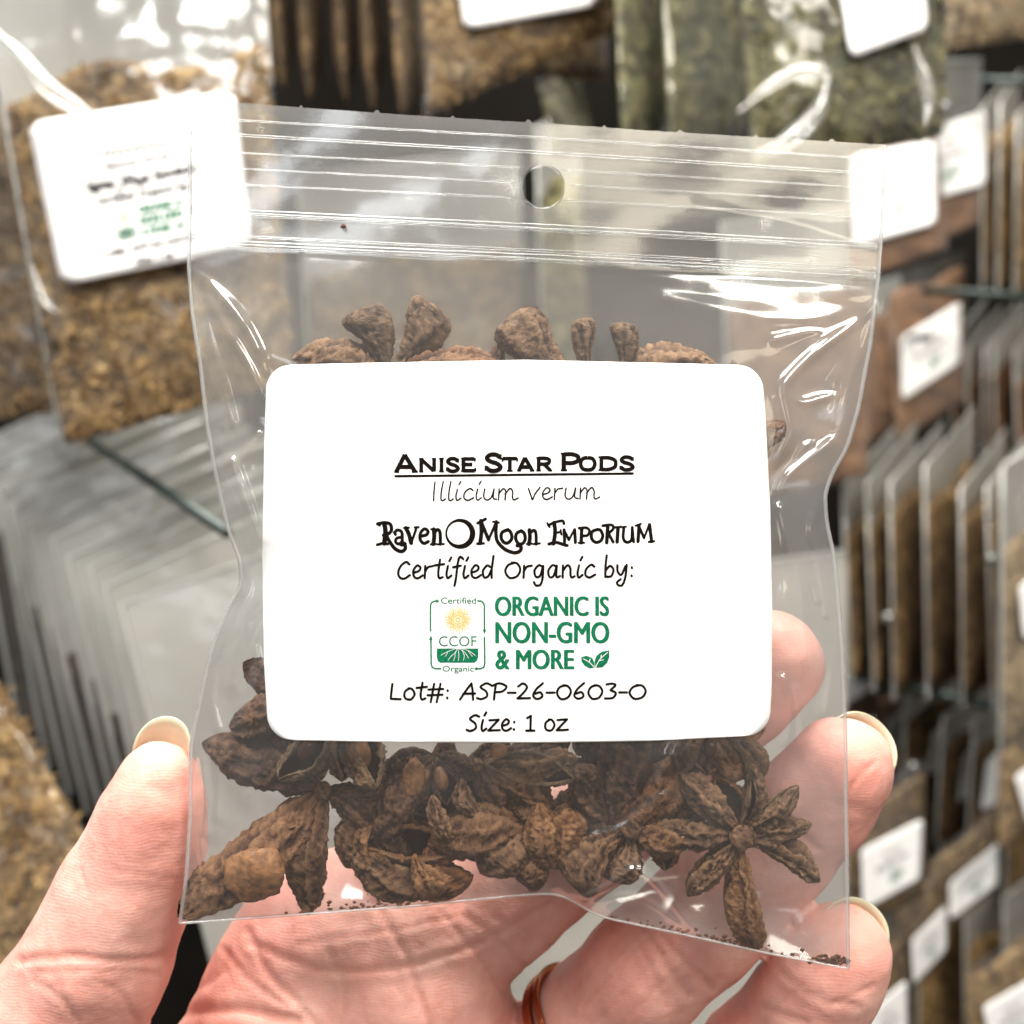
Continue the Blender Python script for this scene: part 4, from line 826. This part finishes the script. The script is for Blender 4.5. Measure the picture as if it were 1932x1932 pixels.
# ------------------------------------------------------------------ shop stock behind: bags on hooks
TITLE_SQUIGGLE = [[(820,880),(835,858),(850,884),(866,860),(880,884),(900,862),(915,884),(935,860),(950,884),(975,862),(990,884),(1010,862),(1030,882),(1050,860),(1075,884),(1100,862),(1120,880)]]
bgk = [(q, f, l) for q, f, l in INK['k'] if q[:, 1].min() > 900]
_keep = len(INK['k'])
ribbon(TITLE_SQUIGGLE[0], 12); bgk += INK['k'][_keep:]; INK['k'] = INK['k'][:_keep]
def bilin(q, a, b):
    TL, TR, BR, BL = q; a = np.asarray(a)[..., None]; b = np.asarray(b)[..., None]
    return TL * (1 - a) * (1 - b) + TR * a * (1 - b) + BR * a * b + BL * (1 - a) * b
FLK = {'large herb': 2600, 'tan herb': 900, 'big green': 1600, 'brown herb': 900, 'pale herb': 1500, 'second pale': 900, 'glossy dark': 0}
M_edge = film('bag_edge', haze=0.55, hcol=(0.85, 0.86, 0.82), rough=0.15, gl=2.5)
def quadP(c4): return [P(*q) for q in c4]
def stock(name, label, cat, corners, fill=None, thick=8, head=.3, filmm=None, header=True, labelq=None, text=None, group=None, lump=1.0, sides=None, res=34, taper=.6, seedn=0.0):
    """hanging bag: corners TL,TR,BR,BL as (u,v,Y). fill material, label quad in picture units at the bag's front."""
    q = quadP(corners); cen = sum(q) / 4
    nrm = np.cross(q[1] - q[0], q[3] - q[0]); nrm /= np.linalg.norm(nrm)
    if nrm @ cen > 0: nrm = -nrm
    root = empty(name, (q[0] + q[1]) / 2, label, cat, group)
    def surf(a, b, off, side):
        base = bilin(q, a, b); f = np.power(np.clip(4 * a * (1 - a), 0, 1), .5) * np.power(np.clip((b - head * .6) / (1 - head * .6), 0, 1), .35) * np.power(np.clip((1 - b) * 5, 0, 1), .5)
        return base + (side * (thick / 2 * f + off))[..., None] * nrm, f
    Bv, Av = np.meshgrid(np.linspace(0, 1, res), np.linspace(0, 1, res), indexing='ij')
    if fill:
        b_ = head + (1 - head) * Bv * .985; b_ = b_ + (1 - Bv) * .02 * np.sin(Av * 9 + seedn); a_ = .02 + .96 * Av
        f1, ff = surf(a_, b_, -.25, 1); f2, _ = surf(a_, b_, -.25, -1)
        ns = np.array([mnoise.fractal(Vector(p * .10 + np.array([seedn, 0, 0])), .7, 2, 4) for p in f1.reshape(-1, 3)]).reshape(res, res)
        f1 = f1 + (np.minimum(lump * 1.6 * ns * np.clip(ff * 3, 0, 1), .1))[..., None] * nrm
        V = np.concatenate([f1.reshape(-1, 3), f2.reshape(-1, 3)]); F = grid_faces(res, res); n2 = res * res
        F2 = [tuple(i + n2 for i in f[::-1]) for f in F]
        rim_ = [j for j in range(res)] + [i * res + res - 1 for i in range(1, res)] + [(res - 1) * res + j for j in range(res - 2, -1, -1)] + [i * res for i in range(res - 2, 0, -1)]
        F3 = [(rim_[i], rim_[i - 1], rim_[i - 1] + n2, rim_[i] + n2) for i in range(len(rim_))]
        obj("herb_filling", V, F + F2 + F3, fill, root)
        nf = FLK.get(label.split()[0] + ' ' + label.split()[1], 0) if thick >= 12 else 0
        if nf:      # loose chopped pieces lying against the film
            Vf = []; Ff = []; r_ = np.random.default_rng(int(seedn * 10) + 3)
            for k in range(nf):
                i_, j_ = r_.integers(1, res - 1), r_.integers(1, res - 1); c_ = f1[i_, j_] + (f1[i_ + (i_ < res - 1), j_] - f1[i_, j_]) * r_.random() + (f1[i_, j_ + (j_ < res - 1)] - f1[i_, j_]) * r_.random()
                d1 = r_.normal(size=3); d1 -= nrm * (nrm @ d1) * .75; d1 /= np.linalg.norm(d1); d2 = np.cross(d1, r_.normal(size=3) * .4 + nrm); d2 /= np.linalg.norm(d2)
                a_, b2_ = r_.uniform(1.6, 5.5), r_.uniform(.4, 1.1); c_ = c_ + nrm * r_.uniform(0, .8); o_ = len(Vf)
                Vf += [c_ - d1 * a_ - d2 * b2_ * .4, c_ - d1 * a_ * .3 - d2 * b2_, c_ + d1 * a_ - d2 * b2_ * .2, c_ + d1 * a_ * .8 + d2 * b2_ * .5, c_ + d2 * b2_ - d1 * a_ * .4, c_ + nrm * .5]
                Ff += [(o_ + x, o_ + (x + 1) % 5, o_ + 5) for x in range(5)]
            obj("herb_pieces", Vf, Ff, fill, root, False)['kind'] = 'stuff'
    if filmm:
        fr, ff = surf(Av, Bv, .25, 1)
        ns = np.array([mnoise.fractal(Vector(p * .045 + np.array([0, seedn, 3])), .6, 2, 3) for p in fr.reshape(-1, 3)]).reshape(res, res)
        fr = fr + (np.abs(ns) * 1.6 * np.clip(4 * Av * (1 - Av), 0, 1))[..., None] * nrm
        obj("film", fr.reshape(-1, 3), grid_faces(res, res), filmm, root)
    if header:
        hb = np.linspace(0, head + .06, 10); B2, A2 = np.meshgrid(hb, np.linspace(0, 1, 12), indexing='ij')
        V1, _ = surf(A2, B2, .0, -1)
        obj("header_film", V1.reshape(-1, 3), grid_faces(10, 12), M_header, root)
        er = (.35 + .0006 * cen[1]) * (1.7 if name == 'clear_bag' else 1)
        obj("edge_seam", *tube([bilin(q, 1.0, 0.0) + nrm * .3, bilin(q, .5, 0.0) + nrm * .3, bilin(q, 0.0, 0.0) + nrm * .3, bilin(q, 0.0, .5) + nrm * .3, bilin(q, 0.0, 1.0) + nrm * .3], er, 6), M_edge, root)
    if labelq:
        # label lies on the front: cast the label's corners onto the bag's own plane
        lq = []
        for (u_, v_) in labelq:
            d = P(u_, v_, 1000.); t = (cen @ nrm) / (d @ nrm); lq.append(d * t + nrm * (thick / 2 + 2.2))
        # undo the apparent shift caused by standing proud of the plane
        n1, k1 = 14, 14
        B3, A3 = np.meshgrid(np.linspace(0, 1, n1), np.linspace(0, 1, k1), indexing='ij')
        def rc(a, b):
            r = .07; db = np.minimum(b, 1 - b); ins = np.where(db < r, r - np.sqrt(np.clip(r * r - (r - db) ** 2, 0, None)), 0) * .8
            return ins + a * (1 - 2 * ins), b
        a4, b4 = rc(A3, np.sign(B3 - .5) * (np.abs(B3 - .5) * 2) ** .6 / 2 + .5)
        pl = bilin(lq, a4, b4); V = np.concatenate([pl.reshape(-1, 3), (pl - nrm * .2).reshape(-1, 3)]); F = grid_faces(n1, k1); n2 = n1 * k1
        rim_ = [j for j in range(k1)] + [i * k1 + k1 - 1 for i in range(1, n1)] + [(n1 - 1) * k1 + j for j in range(k1 - 2, -1, -1)] + [i * k1 for i in range(n1 - 2, 0, -1)]
        lo = obj("label", V, F + [tuple(i + n2 for i in f[::-1]) for f in F] + [(rim_[i], rim_[i - 1], rim_[i - 1] + n2, rim_[i] + n2) for i in range(len(rim_))], M_label, root)
        if text:
            mp = lambda u, v, h: bilin(lq, (u - 500) / 952, (v - 683) / 716) + nrm * (h + .12)
            if text == 'full':
                place_ink([(q + d_, f, l) for q, f, l in bgk for d_ in ((-2, 0), (2, 0), (0, 2))], "black_print", M_ink, lo, mp, .012, .06); place_ink([(q + d_, f, l) for q, f, l in INK['g'] for d_ in ((-2, 0), (2, 0))], "green_print", M_green_ink, lo, mp, .012, .06); place_ink(INK['y'], "yellow_sun_print", M_yellow_ink, lo, mp, .012)
            elif text == 'green':
                place_ink(INK['g'][:15], "green_print", M_green_ink, lo, mp, .012)
                place_ink([x for x in bgk if x[0][:, 1].min() < 1060], "black_print", M_ink, lo, mp, .012)
            elif text == 'title':
                place_ink([x for x in bgk if 960 < x[0][:, 1].min() < 1100], "black_print", M_ink, lo, mp, .012)
    return root
BG = "bag"
# left foreground-most stock bag
stock("herb_bag", "large herb bag with white label hanging at upper left", BG, [(-70,-230,452),(480,-300,440),(560,722,418),(118,850,420)], M_herb_tan, 22, .40, M_bgfilm, True,
      [(88,262),(466,203),(498,489),(150,560)], 'full', seedn=1.2)
stock("herb_bag", "brown herb bag just behind the large labelled one at far left", BG, [(-260,-200,500),(110,-240,490),(150,780,470),(-120,815,470)], M_herb_brown, 14, .38, M_bgfilm, True, seedn=4.2)
# clear-topped bags fanned on one hook, middle left
fan = [(-60,842,40,1400,530),(-18,890,90,1450,520),(8,925,130,1500,508),(28,958,165,1535,497),(60,990,200,1570,486),(95,1022,235,1605,474),(132,1050,268,1640,460),(165,1078,298,1670,448),(200,1106,325,1700,435)]
for i, (tx, ty, bx, by, Y) in enumerate(fan):
    tx += (0, 6, -5, 4, -6, 5, -3, 7, 0)[i]; ty += (4, -8, 6, -5, 7, -6, 3, -7, 0)[i]; Y += 12 * (8 - i) ** 1.1 * .35
    stock("clear_bag", ["first", "second", "third", "fourth", "fifth", "sixth", "seventh", "eighth", "ninth"][i] + " grey clear-topped bag from the back in the fan behind the bag's left edge", BG,
          [(tx, ty, Y), (tx + 420, ty - 190, Y + 12), (bx + 420, by - 160, Y), (bx, by, Y - 6)], M_herb_shaded, 9, .30 + .036 * i, M_bgfilm, True, seedn=i, group="clear-topped bags fanned on the left hook", res=20)
stock("clear_bag", "frontmost clear-topped bag of the left fan, above the thumb", BG, [(230,1140,415),(760,955,420),(900,1990,400),(470,2080,395)], M_herb_brown, 8, .8, M_bgfilm, True, None, None, seedn=9, res=20)
stock("herb_bag", "pale herb bag low at the left edge beside the thumb", BG, [(-360,1180,400),(-20,1250,410),(215,1660,400),(60,2300,390)], M_herb_tan, 14, .06, M_bgfilm, False, seedn=2.2)
stock("herb_bag", "second pale herb bag under the first in the lower left corner", BG, [(-200,1560,440),(190,1600,440),(200,2200,430),(-200,2300,430)], M_herb_tan, 14, .03, M_bgfilm, False, seedn=5.2)
# top centre: a row of bags seen edge-on, then the face of the front one
edge = [(440,478,150),(500,532,172),(548,600,192),(618,655,196),(668,712,214),(722,792,222)]
for i, (x0, x1, vb) in enumerate(edge):
    Y = 560 - i * 14
    stock("herb_bag", ["first", "second", "third", "fourth", "fifth", "sixth"][i] + " narrow brown herb bag from the left in the top middle row", BG,
          [(x0 + 0, -260, Y - 20), (x1 - 4, -270, Y + 60), (x1 + 2, vb - 45, Y + 60), (x0 + 36 * (i > 0), vb + 6, Y - 20)], M_herb_brown, 11, .12, M_bgfilm, False, group="herb bags in the top middle row", seedn=i * 2.1, res=22)
stock("herb_bag", "tan herb bag with a white label at the top middle", BG, [(775,-300,480),(1170,-330,500),(1165,60,500),(800,226,478)], M_herb_tan, 14, .1, M_bgfilm, False, [(840,-150),(1118,-190),(1116,28),(868,74)], None, seedn=3.3)
stock("herb_bag", "tan herb bag behind the top middle labelled bag", BG, [(960,-300,540),(1160,-300,545),(1146,158,540),(985,150,535)], M_herb_tan, 8, .1, M_bgfilm, False, seedn=6.1, res=20)
# top right: green herb bags
for i, (x0, x1, xb0, xb1, vb) in enumerate([(1010,1090,1050,1120,300),(1150,1235,1175,1262,285),(1240,1375,1262,1412,290)]):
    stock("herb_bag", ["dark green herb bag low behind the hang hole at top middle", "narrow dark green herb bag left of two others at top right", "glossy dark green herb bag between two green bags at top right"][i], BG,
          [(x0, -260 if i else 150, 470 + 50 * (i == 0)), (x1, -260 if i else 120, 510 + 50 * (i == 0)), (xb1, vb - 20, 500 + 50 * (i == 0)), (xb0, vb, 462 + 50 * (i == 0))], M_herb_green, 10, .1, M_bgfilm, False, seedn=i * 3.3 + 1, res=30)
stock("herb_bag", "big green herb bag with white label at the top right", BG, [(1365,-330,440),(1760,-380,455),(1785,262,450),(1415,330,430)], M_herb_green, 16, .12, M_bgfilm, False, [(1535,-150),(1700,-190),(1726,80),(1582,134)], 'title', seedn=8.8)
stock("herb_bag", "pale herb bag in the top right corner", BG, [(1780,-260,640),(2050,-300,650),(2050,60,650),(1778,96,640)], M_herb_pale, 12, .05, M_bgfilm, False, seedn=1.9, res=20)
def highlight_tube(label_parent, pts, Y, r):  # pale tubes added as the bright highlights along the film's folds
    q = crom(pts, 8); n = len(q); rad = r * np.clip(np.sin(np.linspace(.06, math.pi - .06, n)), .25, 1)
    obj("fold_highlight", *tube(P(q[:, 0], q[:, 1], Y + 0 * q[:, 0]), rad, 8), M_fold_highlight, label_parent)
M_fold_highlight = film("fold_highlight", haze=0.25, hcol=(0.95, 0.93, 0.88), rough=0.12, gl=2.5)  # whitish, so the highlight is in the colour as well as the gloss
gb_ = [o for o in S.objects if o.get('label', '').startswith('big green')][0]
highlight_tube(gb_, [(1392,212),(1440,170),(1500,138),(1556,136),(1560,160)], 421, 2.2); highlight_tube(gb_, [(1420,292),(1480,270),(1540,215),(1562,150)], 420, 3.4)
highlight_tube(gb_, [(1725,90),(1742,140),(1752,190),(1746,235)], 421, 2.6)
gb_ = [o for o in S.objects if o.get('label', '').startswith('large herb bag')][0]
highlight_tube(gb_, [(-10,55),(40,105),(90,165),(150,205),(190,228)], 404, 3.2); highlight_tube(gb_, [(60,500),(80,560),(110,590)], 404, 1.5); highlight_tube(gb_, [(410,150),(425,60),(440,-20)], 412, 1.2)
# right-hand rack
def rack_bag(lbl, corners, fill, thick, labq=None, text=None, head=.3, header=True, filmm=True, group=None, res=20, sd_=0.):
    if group:
        j = np.random.default_rng(sum(map(ord, lbl))); dx = j.normal(0, 4, 4); dy = j.normal(0, 9, 2); thick = thick * j.uniform(.7, 1.3); head = head * j.uniform(.75, 1.3)
        corners = [(c_[0] + dx[k] + dx[0], c_[1] + dy[k // 2], c_[2]) for k, c_ in enumerate(corners)]
    return stock("herb_bag", lbl, BG, corners, fill, thick, head, M_bgfilm if filmm else None, header, labq, text, group, seedn=sd_, res=res)
rack_bag("clear-topped bag with white label beside the green bag at right", [(1722,118,680),(1852,112,690),(1850,420,690),(1690,500,680)], M_herb_rust, 7, [(1688,268),(1850,214),(1850,352),(1692,398)], 'green', .42, sd_=1)
rack_bag("bag with white label nearest the bag's top right corner", [(1600,170,660),(1758,130,665),(1790,470,660),(1600,540,650)], M_herb_rust, 7, [(1600,302),(1756,272),(1758,428),(1604,472)], 'green', .3, sd_=2)
for i, (x0, x1) in enumerate([(1850,1872),(1876,1902),(1908,1940)]):
    rack_bag(["first", "second", "third"][i] + " thin edge-on herb bag in the upper right strip", [(x0, 210, 760), (x1 + 22, 150, 840), (x1 + 20, 520, 840), (x0, 560, 760)], M_herb_tan, 9, None, None, .2, True, False, "thin edge-on bags in the upper right strip", sd_=i)
rack_bag("rust brown bag with square white label at right", [(1672,520,775),(1822,470,790),(1822,755,790),(1690,840,775)], M_herb_rust, 8, [(1690,640),(1802,572),(1800,686),(1692,758)], 'green', .12, False, True, sd_=3)
rack_bag("brown bag tucked behind the rust bag with square label", [(1640,540,830),(1700,520,835),(1700,800,835),(1630,850,830)], M_herb_rust, 8, None, None, .2, sd_=4)
for i in range(6):   # right middle, grey tops with dark spiky packets under them
    x = 1795 + i * 30
    rack_bag(["first", "second", "third", "fourth", "fifth", "sixth"][i] + " grey-topped thin packet in the row under the wire shelf", [(x, 640 + i * 6, 800), (x + 62, 560 + i * 6, 880), (x + 62, 800 + i * 6, 880), (x + 4, 850 + i * 10, 800)], M_herb_rust, 6, None, None, .35, True, False, "grey-topped packets under the wire shelf", 14, i)
for i, (x, wv_) in enumerate([(1592, 24), (1636, 30), (1688, 32), (1742, 34), (1800, 34), (1868, 44), (1925, 40)]):   # fan of edge-on packets
    rack_bag(["first", "second", "third", "fourth", "fifth", "sixth", "seventh"][i] + " upright brown packet from the left in the right-hand fan", [(x, 905 + i * 4, 660), (x + 96, 790 + i * 4, 760), (x + 92, 1270, 760), (x + 10, 1300 + i * 8, 650)], M_herb_brown, 13, None, None, .2, True, False, "upright packets in the right-hand fan", 18, i)
stock("clear_bag", "grey clear-topped bag with a white label at the right edge", BG, [(1890,880,600),(2080,760,640),(2080,1300,640),(1886,1420,600)], M_herb_pale, 8, .3, M_bgfilm, True, [(1902,1105),(2040,1000),(2040,1140),(1912,1205)], None, seedn=3, res=20)
LOW = [ # labelled bags lower right: label quad, fill
 ("bag with cream label behind the bag's right edge below the fan", [(1560,1205),(1641,1168),(1642,1290),(1560,1338)], 690, M_herb_rust),
 ("bag with small white label right of the middle fingertip", [(1655,1362),(1700,1326),(1698,1392),(1660,1420)], 740, M_herb_rust),
 ("bag with large cream label right between the two fingertips", [(1604,1598),(1721,1540),(1716,1652),(1608,1712)], 560, M_herb_brown),
 ("bag with white diamond-shaped label at the right edge's middle", [(1772,1660),(1864,1586),(1862,1662),(1774,1730)], 640, M_herb_tan),
 ("bag with narrow white label right of the ring fingertip", [(1698,1768),(1764,1704),(1764,1786),(1702,1852)], 600, M_herb_brown),
 ("bag with white label in the bottom right corner", [(1832,1892),(1930,1836),(1950,1940),(1850,1990)], 560, M_herb_tan),
 ("bag with white label below the ring finger's nail", [(1610,1905),(1688,1842),(1690,1960),(1612,2020)], 545, M_herb_brown),
 ("bag with tilted white label cut by the right edge", [(1892,1462),(1980,1400),(1990,1500),(1918,1550)], 600, M_herb_tan),
]
for i, (lb, lq, Y, fm) in enumerate(LOW):
    cu_ = sum(p[0] for p in lq) / 4; cv_ = sum(p[1] for p in lq) / 4; sx = 1.32; 
    w1 = (lq[1][0] - lq[0][0]) * .72; sl = (lq[1][1] - lq[0][1]) / max(1, lq[1][0] - lq[0][0]); hh = (lq[3][1] - lq[0][1])
    cs = [(cu_ - w1, cv_ - hh * 1.35 - sl * w1 * 1, Y), (cu_ + w1, cv_ - hh * 1.35 + sl * w1, Y + 40), (cu_ + w1, cv_ + hh * .95 + sl * w1, Y + 40), (cu_ - w1, cv_ + hh * .95 - sl * w1, Y)]
    rack_bag(lb, cs, fm, 8, lq, 'green', .12, False, True, None, 20, i + .5)
for i, (x, y0, y1, wd) in enumerate([(1731,1372,1458,30),(1790,1412,1508,36),(1838,1424,1526,32)]):
    rack_bag(["left", "middle", "right"][i] + " one of three packets with slim white labels at right", [(x - 14, y0 - 60, 700), (x + wd + 50, y0 - 130, 780), (x + wd + 40, y1 + 60, 780), (x - 22, y1 + 90, 700)], M_herb_brown, 8,
             [(x + 6, y0 + 10), (x + wd, y0 - 12), (x + wd - 8, y1 - 12), (x - 4, y1)], None, .28, True, False, "packets with slim white labels", 18, i)
for i in range(5):
    x = 1655 + i * 62
    rack_bag(["first", "second", "third", "fourth", "fifth"][i] + " brown packet from the left behind the lower right labels", [(x - 10, 1330 + 14 * i, 820), (x + 90, 1250 + 14 * i, 900), (x + 90, 1640, 900), (x - 10, 1700, 820)], M_herb_brown, 14, None, None, .2, True, False, "brown packets behind the lower right labels", 16, i)
for i in range(4):
    x = 1660 + i * 80
    rack_bag(["first", "second", "third", "fourth"][i] + " tan packet from the left at the bottom right", [(x - 10, 1690, 800), (x + 100, 1610, 880), (x + 100, 2000, 880), (x - 10, 2060, 800)], M_herb_tan, 9, None, None, .25, True, False, "tan packets at the bottom right", 16, i)
# stock low in the middle, seen between the fingers
stock("clear_bag", "pale empty-looking bag seen between the fingers at the bottom", BG, [(560,1180,520),(1596,1040,540),(1598,2300,520),(560,2400,500)], M_herb_pale, 6, .9, M_header, True, seedn=4)
stock("herb_bag", "olive herb bag hanging behind the held bag's hang hole", BG, [(1010,240,640),(1090,200,660),(1120,820,650),(1030,860,630)], M_herb_green, 8, .2, None, True, seedn=7)
stock("herb_bag", "brown herb bag hanging behind the held bag's left half", BG, [(560,330,640),(980,280,660),(1000,900,650),(600,960,630)], M_herb_brown, 8, .3, M_bgfilm, True, seedn=7.7)
stock("herb_bag", "tan herb bag hanging behind the held bag's right half", BG, [(1360,420,640),(1660,380,660),(1640,900,650),(1380,960,630)], M_herb_rust, 8, .3, M_bgfilm, True, seedn=8.7)
# hooks and rails
def hook(label, a, b, r=1.6, bead=3.0):
    root = empty("peg_hook", P(*b), label, "peg hook", "wire peg hooks")
    obj("wire", *tube([P(*a), P(*b)], r, 8), M_wire, root); 
    if bead: obj("tip", *ball(P(*b), bead, 10, 14), M_bead, root)
hook("peg hook with round grey tip right of the held bag, below the fan", (1690,1150,1000), (1675,1166,640), 1.6, 3.2)
hook("peg hook crossing the square label at right", (1640,640,1000), (1752,636,700), 1.8, 2.4)
hook("peg hook with pale tip at the far right beside the fan", (1900,1010,1000), (1868,1054,590), 1.5, 2.6)
hook("peg hook with small round tip near the clear-topped bag, upper right", (1800,180,1000), (1782,203,640), 1.6, 3.0)
hook("long hook through the grey fan of bags at left", (120,800,560), (430,1005,380), 1.9, 0)
hook("peg hook with dull tip above the lower right labels", (1700,1480,1000), (1722,1446,650), 1.5, 2.6)
for lb, a, b in [("dark wire rail across the upper right", (1740,548,740), (2050,566,740)), ("dark wire rail above the lower right packets", (1610,1272,690), (2040,1372,650)), ("dark wire rail under the top right corner", (1830,150,800), (2050,160,800))]:
    tag(obj("rail", *tube([P(*a), P(*b)], 2.6, 10), M_wire), lb, "rail")
